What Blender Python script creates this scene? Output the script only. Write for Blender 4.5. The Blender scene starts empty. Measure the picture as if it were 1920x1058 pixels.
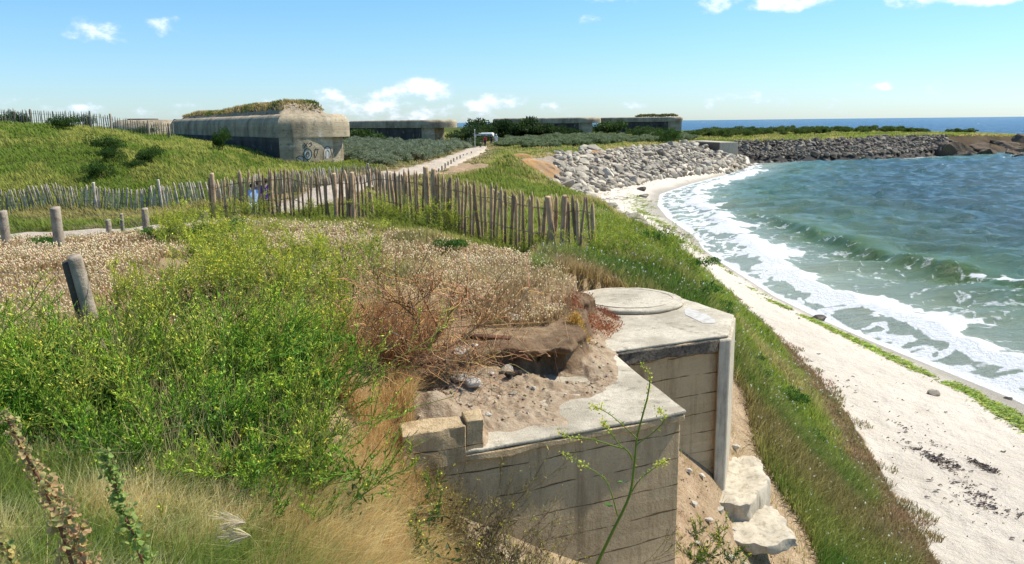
import bpy, math, random
import numpy as np
from mathutils import Matrix, Vector, Euler
random.seed(7); RNG = np.random.default_rng(11)
sc = bpy.context.scene
COL = sc.collection
R = math.radians
# ------------------------------------------------------------------ camera
PIT = R(11.25); ROL = R(-0.63); CH = 8.0; FPX = 1507.0
cam_d = bpy.data.cameras.new('camera'); cam = bpy.data.objects.new('camera', cam_d); COL.objects.link(cam)
cam_d.sensor_width = 36; cam_d.lens = FPX / 1920 * 36; cam_d.clip_start = 0.05; cam_d.clip_end = 200000
cam.matrix_world = Matrix.Translation((0, 0, CH)) @ Matrix.Rotation(math.pi / 2 - PIT, 4, 'X') @ Matrix.Rotation(ROL, 4, 'Z')
sc.camera = cam
# ------------------------------------------------------------------ light
SUN_AZ, SUN_EL = 71.0, 53.0          # azimuth clockwise from +Y
sd = Vector((math.sin(R(SUN_AZ)) * math.cos(R(SUN_EL)), math.cos(R(SUN_AZ)) * math.cos(R(SUN_EL)), math.sin(R(SUN_EL))))
sun_d = bpy.data.lights.new('sun', 'SUN'); sun = bpy.data.objects.new('sun', sun_d); COL.objects.link(sun)
sun_d.energy = 5.0; sun_d.angle = R(0.5); sun_d.color = (1.0, 0.93, 0.80)
sun.rotation_euler = sd.to_track_quat('Z', 'Y').to_euler()
w = bpy.data.worlds.new('World'); sc.world = w; w.use_nodes = True
nt = w.node_tree; nt.nodes.clear()
def N(t, typ, **k):
    n = t.nodes.new(typ)
    for a, b in k.items():
        if a == 'inp':
            for i, v in b.items(): n.inputs[i].default_value = v
        else: setattr(n, a, b)
    return n
def LK(t, a, b): t.links.new(a, b)
def math_node(t, op, a, b=None, c=None, clamp=False):
    n = t.nodes.new('ShaderNodeMath'); n.operation = op; n.use_clamp = clamp
    for i, v in enumerate((a, b, c)):
        if v is None: continue
        if isinstance(v, (int, float)): n.inputs[i].default_value = v
        else: t.links.new(v, n.inputs[i])
    return n.outputs[0]
sky = N(nt, 'ShaderNodeTexSky', sky_type='NISHITA', sun_disc=False, sun_elevation=R(SUN_EL), sun_rotation=R(SUN_AZ),
        altitude=0, air_density=1.0, dust_density=0.3, ozone_density=2.2)
tc = N(nt, 'ShaderNodeTexCoord'); sep = N(nt, 'ShaderNodeSeparateXYZ'); LK(nt, tc.outputs['Generated'], sep.inputs[0])
az = math_node(nt, 'ARCTAN2', sep.outputs[0], sep.outputs[1]); el = math_node(nt, 'ARCSINE', sep.outputs[2])
cmb = N(nt, 'ShaderNodeCombineXYZ'); LK(nt, az, cmb.inputs[0]); LK(nt, math_node(nt, 'MULTIPLY', el, 1.7), cmb.inputs[1])
nz = N(nt, 'ShaderNodeTexNoise', inp={'Scale': 22.0, 'Detail': 7.0, 'Roughness': 0.6}); LK(nt, cmb.outputs[0], nz.inputs['Vector'])
nz2 = N(nt, 'ShaderNodeTexNoise', inp={'Scale': 60.0, 'Detail': 4.0}); LK(nt, cmb.outputs[0], nz2.inputs['Vector'])
def blob(a, e, ra, re, amp):
    da = math_node(nt, 'DIVIDE', math_node(nt, 'SUBTRACT', az, a), ra)
    de = math_node(nt, 'DIVIDE', math_node(nt, 'SUBTRACT', el, e), re)
    r2 = math_node(nt, 'ADD', math_node(nt, 'MULTIPLY', da, da), math_node(nt, 'MULTIPLY', de, de))
    return math_node(nt, 'MULTIPLY', math_node(nt, 'SUBTRACT', 1.0, r2, clamp=True), amp)
tot = None
FK = 1 / 1507.0
def ae(px, py):   # direction of a cloud seen from the cliff
    v = Vector(((px - 960) * FK, math.cos(PIT) - (py - 529) * FK * math.sin(PIT), -math.sin(PIT) - (py - 529) * FK * math.cos(PIT)))
    v.normalize(); return math.atan2(v.x, v.y), math.asin(v.z) + 0.011 * 0
for px, py, rw, rh, amp in [(730, 200, 140, 30, .70), (800, 168, 72, 28, .82), (625, 176, 60, 16, .7), (715, 176, 50, 18, .7), (930, 192, 70, 20, .8), (1045, 202, 60, 14, .55),
                            (1190, 198, 60, 12, .5), (1390, 184, 60, 12, .6), (1655, 172, 30, 10, .65), (165, 198, 60, 14, .62), (50, 190, 55, 18, .65), (515, 186, 45, 12, .5), (350, 200, 120, 20, .42),
                            (200, 40, 60, 30, .6), (300, 45, 45, 18, .45), (1110, 42, 30, 14, .55), (1335, 14, 45, 20, .75), (1485, 8, 85, 18, 1.0), (1835, 2, 170, 16, .95), (1180, -6, 90, 14, .7),
                            (1500, 190, 500, 26, .36), (700, 214, 600, 22, .42)]:
    a, e = ae(px, py); b_ = blob(a, e, rw * FK * 1.25, rh * FK * 1.35, amp)
    tot = b_ if tot is None else math_node(nt, 'MAXIMUM', tot, b_)
den = math_node(nt, 'ADD', tot, math_node(nt, 'MULTIPLY', math_node(nt, 'SUBTRACT', nz.outputs['Fac'], 0.5), 2.0))
den = math_node(nt, 'ADD', den, math_node(nt, 'MULTIPLY', math_node(nt, 'SUBTRACT', nz2.outputs['Fac'], 0.5), 0.5))
den = math_node(nt, 'MULTIPLY', den, math_node(nt, 'GREATER_THAN', tot, 0.0))
mr = N(nt, 'ShaderNodeMapRange', interpolation_type='SMOOTHSTEP', inp={1: 0.38, 2: 0.95, 3: 0.0, 4: 0.78}); LK(nt, den, mr.inputs[0])
hg = N(nt, 'ShaderNodeMix', data_type='RGBA', inp={6: (0.64, 0.80, 1.04, 1), 7: (0.55, 0.85, 1.05, 1)}); LK(nt, math_node(nt, 'MULTIPLY', el, 6.0, clamp=True), hg.inputs[0])
tint = N(nt, 'ShaderNodeMix', data_type='RGBA', blend_type='MULTIPLY', inp={0: 1.0}); LK(nt, hg.outputs[2], tint.inputs[7]); LK(nt, sky.outputs[0], tint.inputs[6])
cshade = N(nt, 'ShaderNodeMix', data_type='RGBA', inp={6: (4.6, 5.6, 7.2, 1), 7: (9.0, 9.2, 9.4, 1)}); LK(nt, mr.outputs[0], cshade.inputs[0])
mixc = N(nt, 'ShaderNodeMix', data_type='RGBA'); LK(nt, mr.outputs[0], mixc.inputs[0]); LK(nt, tint.outputs[2], mixc.inputs[6]); LK(nt, cshade.outputs[2], mixc.inputs[7])
bg = N(nt, 'ShaderNodeBackground', inp={'Strength': 0.119}); LK(nt, mixc.outputs[2], bg.inputs[0])
wo = N(nt, 'ShaderNodeOutputWorld'); LK(nt, bg.outputs[0], wo.inputs[0])
vs = sc.view_settings; vs.view_transform = 'Standard'; vs.look = 'None'; vs.gamma = 1; vs.exposure = 0.48
sc.cycles.max_bounces = 6; sc.cycles.diffuse_bounces = 3; sc.cycles.transparent_max_bounces = 6

# ------------------------------------------------------------------ helpers
def ray(px, py):
    u = (px - 960) / FPX; v = -(py - 529) / FPX; c, s = math.cos(ROL), math.sin(ROL)
    x = u * c - v * s; y = u * s + v * c
    return x, math.cos(PIT) + y * math.sin(PIT), -math.sin(PIT) + y * math.cos(PIT)
def atz(px, py, z):
    X, Y, Z = ray(px, py); t = (z - CH) / Z; return (X * t, Y * t, z)
def atY(px, py, Yd):
    X, Y, Z = ray(px, py); t = Yd / Y; return (X * t, Yd, CH + Z * t)
def proj(x, y, z):
    cy, sy = math.cos(PIT), math.sin(PIT)
    d = np.maximum(y * cy - (z - CH) * sy, 1e-3); a = x / d; b = (y * sy + (z - CH) * cy) / d
    c, s = math.cos(ROL), math.sin(ROL)
    return 960 + FPX * (a * c + b * s), 529 - FPX * (-a * s + b * c)
def inpoly(px, py, poly):
    r = np.zeros(np.shape(px), bool); n = len(poly)
    for i in range(n):
        x1, y1 = poly[i]; x2, y2 = poly[(i + 1) % n]
        if y1 == y2: continue
        k = ((y1 > py) != (y2 > py)) & (px < (x2 - x1) * (py - y1) / (y2 - y1) + x1); r ^= k
    return r
def polydist(x, y, pts, closed=False):
    d = np.full(np.shape(x), 1e9); m = len(pts) if closed else len(pts) - 1
    for i in range(m):
        ax, ay = pts[i]; bx, by = pts[(i + 1) % len(pts)]
        vx, vy = bx - ax, by - ay; L = vx * vx + vy * vy + 1e-9
        t = np.clip(((x - ax) * vx + (y - ay) * vy) / L, 0, 1)
        d = np.minimum(d, np.hypot(x - ax - t * vx, y - ay - t * vy))
    return d
def sdist(x, y, poly): return np.where(inpoly(x, y, poly), 1, -1) * polydist(x, y, poly, True)
def smooth(t): t = np.clip(t, 0, 1); return t * t * (3 - 2 * t)
def hsh(i, j, s):
    n = (i.astype(np.int64) * 374761393 + j.astype(np.int64) * 668265263 + s * 1442695041) & 0xffffffff
    n = ((n ^ (n >> 13)) * 1274126177) & 0xffffffff
    n = n ^ (n >> 16); n = (n * 2246822519) & 0xffffffff; n = n ^ (n >> 15); n = (n * 3266489917) & 0xffffffff
    return ((n ^ (n >> 16)) & 0xffff) / 65535.0
def vnoise(x, y, s=0):
    i = np.floor(x); j = np.floor(y); fx = smooth(x - i); fy = smooth(y - j); i = i.astype(np.int64); j = j.astype(np.int64)
    a = hsh(i, j, s); b = hsh(i + 1, j, s); c = hsh(i, j + 1, s); d = hsh(i + 1, j + 1, s)
    return (a * (1 - fx) + b * fx) * (1 - fy) + (c * (1 - fx) + d * fx) * fy
def fbm(x, y, s=0, o=4, g=0.5):
    r = 0; a = 1; t = 0
    for k in range(o):
        cc, ss = math.cos(.7 + 1.1 * k), math.sin(.7 + 1.1 * k); q = 2.03 ** k
        r = r + a * vnoise((x * cc - y * ss) * q + 17.3 * k, (x * ss + y * cc) * q - 9.1 * k, s + k); t += a; a *= g
    return r / t
def tag(o, label=None, cat=None, group=None, kind=None):
    if label: o['label'] = label
    if cat: o['category'] = cat
    if group: o['group'] = group
    if kind: o['kind'] = kind
    return o
def empty(name, loc=(0, 0, 0), rz=0, label=None, cat=None, group=None):
    o = bpy.data.objects.new(name, None); COL.objects.link(o); o.location = loc; o.rotation_euler = (0, 0, rz); o.empty_display_size = .1
    return tag(o, label, cat, group)
def mk(name, V, F=None, Q=None, C=None, mat=None, parent=None, smooth_=False):
    """V nx3, F list of faces or tri array, Q quad array, C per-vertex colour"""
    V = np.asarray(V, np.float32).reshape(-1, 3)
    me = bpy.data.meshes.new(name)
    loops = []; tot = []
    if F is not None and len(F):
        if isinstance(F, np.ndarray): loops.append(F.ravel()); tot.append(np.full(len(F), F.shape[1]))
        else: loops.append(np.concatenate([np.asarray(f) for f in F])); tot.append(np.array([len(f) for f in F]))
    if Q is not None and len(Q): Q = np.asarray(Q); loops.append(Q.ravel()); tot.append(np.full(len(Q), Q.shape[1]))
    L = np.concatenate(loops).astype(np.int32); T = np.concatenate(tot).astype(np.int32)
    me.vertices.add(len(V)); me.vertices.foreach_set('co', V.ravel())
    me.loops.add(len(L)); me.loops.foreach_set('vertex_index', L)
    me.polygons.add(len(T)); me.polygons.foreach_set('loop_start', np.concatenate([[0], np.cumsum(T)[:-1]]).astype(np.int32))
    me.polygons.foreach_set('loop_total', T)
    if smooth_: me.polygons.foreach_set('use_smooth', np.ones(len(T), bool))
    if C is not None:
        at = me.color_attributes.new('Col', 'BYTE_COLOR' if len(V) > 200000 else 'FLOAT_COLOR', 'POINT')
        c4 = np.ones((len(V), 4), np.float32); c4[:, :3] = C; at.data.foreach_set('color', np.clip(c4, 0, 1).ravel())
    me.update(calc_edges=True); me.validate()
    if mat: me.materials.append(mat)
    o = bpy.data.objects.new(name, me); COL.objects.link(o)
    if parent: o.parent = parent
    return o
class Soup:
    def __init__(s): s.V = []; s.T = []; s.Q = []; s.C = []; s.n = 0
    def add(s, V, T=None, Q=None, C=(.5, .5, .5)):
        V = np.asarray(V, np.float32).reshape(-1, 3); s.V.append(V)
        if T is not None and len(T): s.T.append(np.asarray(T) + s.n)
        if Q is not None and len(Q): s.Q.append(np.asarray(Q) + s.n)
        C = np.asarray(C, np.float32); s.C.append(np.broadcast_to(C, (len(V), 3)) if C.ndim == 1 else C); s.n += len(V)
    def build(s, name, mat, parent=None, smooth_=False):
        if not s.n: return None
        return mk(name, np.concatenate(s.V), np.concatenate(s.T) if s.T else None, np.concatenate(s.Q) if s.Q else None, np.concatenate(s.C), mat, parent, smooth_)
    def box(s, lo, hi, C=(.5, .5, .5), M=None):
        V = np.array([[x, y, z] for x in (lo[0], hi[0]) for y in (lo[1], hi[1]) for z in (lo[2], hi[2])], float)
        if M is not None: V = np.array([M @ Vector(v) for v in V])
        s.add(V, None, np.array([[0, 1, 3, 2], [4, 6, 7, 5], [0, 4, 5, 1], [2, 3, 7, 6], [0, 2, 6, 4], [1, 5, 7, 3]]), C)
def rnd(n, a=0, b=1): return RNG.uniform(a, b, n)
def unit(v): return v / np.maximum(np.linalg.norm(v, axis=-1, keepdims=True), 1e-9)
def blades(S, B, h, wd, lean, col, tipcol=None):
    """B (n,3) roots, h,wd (n), lean (n,2) horizontal tip offset / h"""
    n = len(B); a = rnd(n, 0, 2 * np.pi); W = np.stack([np.cos(a), np.sin(a), 0 * a], 1) * (wd / 2)[:, None]
    V = np.zeros((n, 5, 3)); L = np.concatenate([lean, np.zeros((n, 1))], 1)
    for k, t in ((0, 0.), (1, .55)):
        c = B + L * (h * t * t)[:, None]; c[:, 2] += h * t * (1 - .12 * t * np.minimum(1, (lean ** 2).sum(1)))
        f = 1 - .3 * t; V[:, 2 * k] = c - W * f; V[:, 2 * k + 1] = c + W * f
    c = B + L * h[:, None]; c[:, 2] += h * (1 - .35 * np.minimum(1, (lean ** 2).sum(1))); V[:, 4] = c
    i = np.arange(n)[:, None] * 5; tc_ = col if tipcol is None else tipcol
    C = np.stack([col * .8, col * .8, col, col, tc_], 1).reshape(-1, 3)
    S.add(V.reshape(-1, 3), i + np.array([[2, 3, 4]]), i + np.array([[0, 1, 3, 2]]), C)
def tubes(S, P, Rr, col, sides=3):
    """P (n,K,3), Rr (n,K), col (n,3) or (3,)"""
    n, K, _ = P.shape; d = unit(np.gradient(P, axis=1)); ref = np.where(np.abs(d[..., 2:3]) > .8, np.array([1., 0, 0]), np.array([0, 0, 1.]))
    u = unit(np.cross(d, ref)); v = np.cross(d, u)
    V = np.stack([P + (u * math.cos(2 * math.pi * k / sides) + v * math.sin(2 * math.pi * k / sides)) * Rr[..., None] for k in range(sides)], 2)
    idx = np.arange(n * K * sides).reshape(n, K, sides); q = []
    for k in range(sides):
        k2 = (k + 1) % sides; q.append(np.stack([idx[:, :-1, k], idx[:, :-1, k2], idx[:, 1:, k2], idx[:, 1:, k]], -1).reshape(-1, 4))
    col = np.asarray(col, float); C = np.broadcast_to(col, (n, 3)) if col.ndim == 1 else col
    S.add(V.reshape(-1, 3), None, np.concatenate(q), np.repeat(C, K * sides, 0))
def leaves(S, c, d, L, W, col, droop=.15):
    n = len(c); d = unit(d); r = unit(np.cross(d, unit(RNG.normal(size=(n, 3))))); nn = np.cross(r, d)
    V = np.stack([c, c + d * (L * .45)[:, None] - r * (W / 2)[:, None], c + d * L[:, None] - nn * (L * droop)[:, None], c + d * (L * .45)[:, None] + r * (W / 2)[:, None]], 1)
    S.add(V.reshape(-1, 3), None, np.arange(n * 4).reshape(n, 4), np.repeat(np.broadcast_to(col, (n, 3)), 4, 0))
def octa(S, c, rx, rz, col, ax=None):
    n = len(c); ax = unit(ax) if ax is not None else np.tile([0, 0, 1.], (n, 1))
    u = unit(np.cross(ax, np.array([.3, .9, .1]))); v = np.cross(ax, u); rx = rx[:, None]; rz = rz[:, None]
    V = np.stack([c - ax * rz, c + u * rx, c + v * rx, c - u * rx, c - v * rx, c + ax * rz], 1)
    t = np.array([[0, 2, 1], [0, 3, 2], [0, 4, 3], [0, 1, 4], [5, 1, 2], [5, 2, 3], [5, 3, 4], [5, 4, 1]])
    S.add(V.reshape(-1, 3), (np.arange(n)[:, None, None] * 6 + t).reshape(-1, 3), None, np.repeat(np.broadcast_to(col, (n, 3)), 6, 0))
def stems(base, dirs, L, bend, K=5, wob=.03):
    n = len(base); t = np.linspace(0, 1, K)[None, :, None]; L_ = L[:, None, None]
    P = base[:, None, :] + unit(dirs)[:, None, :] * t * L_ + bend[:, None, :] * t * t * L_
    P = P + RNG.normal(size=(n, K, 3)) * wob * L_ * t; return P
def cj(base, n, v=.18):  # colour jitter
    base = np.asarray(base, float); return np.clip(base * (1 + RNG.normal(size=(n, 1)) * v) * (1 + RNG.normal(size=(n, 3)) * v * .35), 0.004, .95)
def mixc_(a, b, t): return np.asarray(a)[None] * (1 - t[:, None]) + np.asarray(b)[None] * t[:, None]
def dup(root, loc, rz=0, s=1.0, label=None):
    def cp(o, par):
        c = o.copy(); COL.objects.link(c); c.parent = par
        for ch in o.children: cp(ch, c)
        return c
    r = cp(root, None); r.location = loc; r.rotation_euler = (0, 0, rz); r.scale = (s,) * 3 if not hasattr(s, '__len__') else s
    if label: r['label'] = label
    return r

# ------------------------------------------------------------------ materials
def mat(name, col=(.5, .5, .5), rough=.9, attr=False, spec=.2, n1=None, bump=None, transl=0, lines=None, streak=0):
    """n1=(scale,detail,col2,lo,hi) mixes a second colour by noise; bump=(scale,strength,dist)"""
    m = bpy.data.materials.new(name); m.use_nodes = True; t = m.node_tree; b = t.nodes['Principled BSDF']; out = t.nodes['Material Output']
    b.inputs['Roughness'].default_value = rough; b.inputs['Specular IOR Level'].default_value = spec
    co = N(t, 'ShaderNodeTexCoord').outputs['Object']
    if attr: c = N(t, 'ShaderNodeVertexColor', layer_name='Col').outputs[0]
    else: c = N(t, 'ShaderNodeRGB'); c.outputs[0].default_value = (*col, 1); c = c.outputs[0]
    for q in (n1 or []):
        nz_ = N(t, 'ShaderNodeTexNoise', inp={'Scale': q[0], 'Detail': q[1], 'Roughness': .65}); LK(t, co, nz_.inputs['Vector'])
        mr_ = N(t, 'ShaderNodeMapRange', inp={1: q[3], 2: q[4]}); LK(t, nz_.outputs['Fac'], mr_.inputs[0])
        mx = N(t, 'ShaderNodeMix', data_type='RGBA', blend_type='MULTIPLY' if len(q) > 5 else 'MIX'); LK(t, mr_.outputs[0], mx.inputs[0]); LK(t, c, mx.inputs[6]); mx.inputs[7].default_value = (*q[2], 1); c = mx.outputs[2]
    if streak:
        mp_s = N(t, 'ShaderNodeMapping', inp={'Scale': (streak, streak, streak * .09)}); LK(t, co, mp_s.inputs[0]); ns = N(t, 'ShaderNodeTexNoise', inp={'Scale': 1.0, 'Detail': 7, 'Roughness': .7}); LK(t, mp_s.outputs[0], ns.inputs['Vector'])
        mr_ = N(t, 'ShaderNodeMapRange', inp={1: .48, 2: .72, 4: .75}); LK(t, ns.outputs['Fac'], mr_.inputs[0]); mx = N(t, 'ShaderNodeMix', data_type='RGBA', blend_type='MULTIPLY', inp={7: (.34, .30, .25, 1)}); LK(t, mr_.outputs[0], mx.inputs[0]); LK(t, c, mx.inputs[6]); c = mx.outputs[2]
        mr_ = N(t, 'ShaderNodeMapRange', inp={1: .36, 2: .28, 4: .5}); LK(t, ns.outputs['Fac'], mr_.inputs[0]); mx = N(t, 'ShaderNodeMix', data_type='RGBA', inp={7: (.62, .58, .50, 1)}); LK(t, mr_.outputs[0], mx.inputs[0]); LK(t, c, mx.inputs[6]); c = mx.outputs[2]
    hgt = None
    if lines:   # board marks of the shuttering: dark grooves at irregular heights + slight vertical joints
        sp, amt = lines; sx = N(t, 'ShaderNodeSeparateXYZ'); LK(t, co, sx.inputs[0])
        nw = N(t, 'ShaderNodeTexNoise', inp={'Scale': 2.2, 'Detail': 5}); LK(t, co, nw.inputs['Vector'])
        zz = math_node(t, 'ADD', sx.outputs[2], math_node(t, 'MULTIPLY', nw.outputs['Fac'], sp * .25))
        fr = math_node(t, 'FRACT', math_node(t, 'DIVIDE', zz, sp)); ds = math_node(t, 'ABSOLUTE', math_node(t, 'SUBTRACT', fr, .5))
        nb = N(t, 'ShaderNodeTexNoise', inp={'Scale': 5.0, 'Detail': 5}); LK(t, co, nb.inputs['Vector'])
        wd = math_node(t, 'MULTIPLY', math_node(t, 'SUBTRACT', nb.outputs['Fac'], .38, clamp=True), .16)
        ln = N(t, 'ShaderNodeMapRange', inp={3: 1., 4: 0.}); LK(t, ds, ln.inputs[0]); ln.inputs[1].default_value = 0; LK(t, wd, ln.inputs[2])
        mx = N(t, 'ShaderNodeMix', data_type='RGBA', blend_type='MULTIPLY'); LK(t, math_node(t, 'MULTIPLY', ln.outputs[0], amt), mx.inputs[0]); LK(t, c, mx.inputs[6]); mx.inputs[7].default_value = (.25, .2, .15, 1); c = mx.outputs[2]
        # each board slightly different
        bd = N(t, 'ShaderNodeTexWhiteNoise', noise_dimensions='1D'); LK(t, math_node(t, 'FLOOR', math_node(t, 'DIVIDE', zz, sp)), bd.inputs['W'])
        mx = N(t, 'ShaderNodeMix', data_type='RGBA', blend_type='MULTIPLY', inp={7: (.72, .7, .66, 1)}); LK(t, math_node(t, 'MULTIPLY', bd.outputs[0], .7), mx.inputs[0]); LK(t, c, mx.inputs[6]); c = mx.outputs[2]
        hgt = math_node(t, 'MULTIPLY', ln.outputs[0], -.6)
    if bump:
        nb = N(t, 'ShaderNodeTexNoise', inp={'Scale': bump[0], 'Detail': 8, 'Roughness': .7}); LK(t, co, nb.inputs['Vector'])
        h_ = nb.outputs['Fac'] if hgt is None else math_node(t, 'ADD', nb.outputs['Fac'], hgt)
        bp = N(t, 'ShaderNodeBump', inp={'Strength': bump[1], 'Distance': bump[2]}); LK(t, h_, bp.inputs['Height']); LK(t, bp.outputs[0], b.inputs['Normal'])
    LK(t, c, b.inputs['Base Color'])
    if transl:
        tr = N(t, 'ShaderNodeBsdfTranslucent'); LK(t, c, tr.inputs[0]); ms = N(t, 'ShaderNodeMixShader', inp={0: transl})
        LK(t, b.outputs[0], ms.inputs[1]); LK(t, tr.outputs[0], ms.inputs[2]); LK(t, ms.outputs[0], out.inputs[0])
    return m
M_leaf = mat('leaf', attr=True, rough=.6, spec=.25, transl=.5)
M_stem = mat('mustard', attr=True, rough=.55, spec=.35, transl=.33)
M_dry = mat('dry_grass', attr=True, rough=.75, spec=.15, transl=.42)
M_ground = mat('soil', attr=True, rough=1, spec=.05, n1=[(3.0, 8, (.45, .38, .3), .35, .8, 1), (40, 4, (.5, .45, .4), .45, .75, 1)], bump=(14, .7, .06))
M_sand = mat('sand', attr=True, rough=.95, spec=.12, n1=[(.8, 6, (.88, .86, .84), .4, .75, 1)], bump=(2.6, 1.0, .2))
M_dirt = mat('dirt', attr=True, rough=1, spec=.05, n1=[(9, 8, (.6, .5, .42), .4, .75, 1)], bump=(38, .9, .03))
M_conc = mat('concrete', (.68, .51, .30), .92, n1=[(2.2, 9, (.48, .37, .22), .42, .8), (9, 9, (.66, .52, .33), .5, .78), (70, 3, (.17, .14, .1), .6, .85)], bump=(26, 1.0, .035), lines=(.235, .9), streak=5)
M_conctop = mat('concrete_top', (.60, .54, .42), .9, n1=[(1.5, 10, (.38, .335, .25), .42, .60), (7, 9, (.20, .175, .125), .56, .70), (26, 8, (.34, .31, .25), .48, .75), (120, 3, (.16, .14, .11), .60, .74)], bump=(60, .8, .02))
M_concdark = mat('rough_aggregate', (.19, .165, .13), .95, n1=[(30, 8, (.06, .05, .04), .4, .65)], bump=(45, 1.0, .04))
M_concpale = mat('concrete_pillar', (.52, .46, .35), .9, n1=[(5, 8, (.36, .32, .25), .4, .75), (60, 3, (.24, .21, .17), .6, .8)], bump=(50, .6, .012), streak=14)
M_wood = mat('weathered_wood', attr=True, rough=.9, n1=[(6, 6, (.4, .36, .32), .45, .75, 1)], bump=(30, .7, .02))
M_bunk = mat('bunker_concrete', (.50, .42, .29), .93, n1=[(.35, 9, (.27, .225, .16), .42, .62), (1.3, 10, (.62, .57, .46), .56, .70), (4, 8, (.17, .14, .10), .55, .72)], bump=(10, .6, .08), lines=(.5, .5), streak=.9)
M_bunkshade = mat('bunker_shaded_stained_concrete', (.10, .095, .085), .95, n1=[(.5, 8, (.045, .045, .045), .4, .65), (1.2, 10, (.36, .33, .28), .58, .72)], bump=(8, .6, .08), lines=(.6, .4), streak=.7)  # long walls: their shade is put into the dark base colour, plus pale stains
M_rockw = mat('pale_boulder_stone', (.49, .45, .38), .9, n1=[(.8, 8, (.33, .305, .26), .4, .7), (7, 8, (.28, .26, .22), .55, .8)], bump=(6, .8, .07))
M_rockd = mat('dark_boulder_stone', (.16, .145, .125), .85, n1=[(.45, 3, (.36, .325, .27), .46, .62), (7, 8, (.05, .05, .055), .5, .8)], bump=(6, .8, .07))
M_clay = mat('clay', (.42, .24, .10), 1, n1=[(1.3, 8, (.30, .20, .12), .4, .65), (5, 8, (.48, .36, .22), .55, .75)], bump=(5, 1, .15))
M_cliff = mat('brown_cliff_rock', (.15, .11, .075), .95, n1=[(.3, 8, (.09, .07, .055), .4, .65), (1.5, 8, (.30, .24, .17), .55, .75)], bump=(2.5, 1, .4))
M_white = mat('white_paint', (.78, .78, .76), .6)
M_rust = mat('rusty_iron', (.14, .06, .03), .9, n1=[(20, 6, (.06, .03, .02), .4, .7)], bump=(40, .8, .01))
M_glass = mat('dark_glass', (.02, .025, .03), .1, spec=.5)
M_wire = mat('wire', (.10, .09, .08), .6)
M_black = mat('black_paint', (.02, .02, .022), .7)
M_bluep = mat('pale_blue_paint', (.38, .48, .5), .8)
M_redp = mat('faded_red_paint', (.32, .07, .06), .8)
M_stone = mat('pale_stone', (.60, .55, .46), .9, n1=[(9, 6, (.42, .38, .31), .45, .7)], bump=(20, .6, .02))
M_whitep = mat('faded_white_paint', (.50, .49, .46), .85, n1=[(14, 6, (.40, .37, .31), .45, .62)])
M_weed = mat('seaweed', attr=True, rough=.6, spec=.4, transl=.2)

for m_ in (M_rockw, M_rockd):      # every stone has its own tone
    t = m_.node_tree; b = t.nodes['Principled BSDF']; src_ = b.inputs['Base Color'].links[0].from_socket; oi = N(t, 'ShaderNodeObjectInfo'); ge = N(t, 'ShaderNodeNewGeometry')
    v = math_node(t, 'FRACT', math_node(t, 'ADD', oi.outputs['Random'], ge.outputs['Random Per Island'])); cr = N(t, 'ShaderNodeMix', data_type='RGBA', inp={6: (.52, .50, .47, 1), 7: (1.25, 1.2, 1.1, 1)}); LK(t, v, cr.inputs[0])
    mx = N(t, 'ShaderNodeMix', data_type='RGBA', blend_type='MULTIPLY', inp={0: 1.0}); LK(t, src_, mx.inputs[6]); LK(t, cr.outputs[2], mx.inputs[7]); LK(t, mx.outputs[2], b.inputs['Base Color'])
# ------------------------------------------------------------------ the lie of the land
TOE = [(3.5, -12), (5.0, 2), (6.0, 8), (6.8, 12), (7.6, 16.2), (8.2, 20), (8.5, 24), (8.6, 30), (9.0, 40), (8.6, 51), (7.2, 60), (5.9, 73), (7.2, 80), (11.3, 89), (17.5, 101), (24.4, 111.5), (34.3, 126.5), (39, 134), (44, 151),
       (57, 151), (69.4, 154.5), (90, 171), (113, 179), (160, 186), (185, 200), (160, 222), (110, 236), (84, 262), (72, 330), (64, 420), (40, 600), (-100, 900), (-6000, 1500), (-6000, -400), (0, -400)]
WAT = [(34, -400), (24, 0), (17, 10), (14.9, 18), (14.5, 22.2), (13.6, 26.2), (13.1, 28.6), (12.6, 31.5), (12.1, 36), (12.0, 45), (12.15, 50), (12.9, 55.5), (13.2, 67), (14.2, 77), (16.5, 88.7), (23.0, 103), (31.5, 119), (40.3, 141), (44.6, 150.2),
       (57, 150.4), (69.4, 154), (90, 170.5), (113, 178.5), (160.5, 185.5), (186, 200), (160.5, 222.5), (110.5, 236.5), (84.5, 262.3), (72.5, 330), (64.5, 420), (40.5, 600.5), (-100, 901), (-6000, 1501), (-6000, -400)]
PC = []   # control points of the plateau height
def pz(px, py, z): PC.append(atz(px, py, z))
def pY(px, py, Y): PC.append(atY(px, py, Y))
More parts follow.
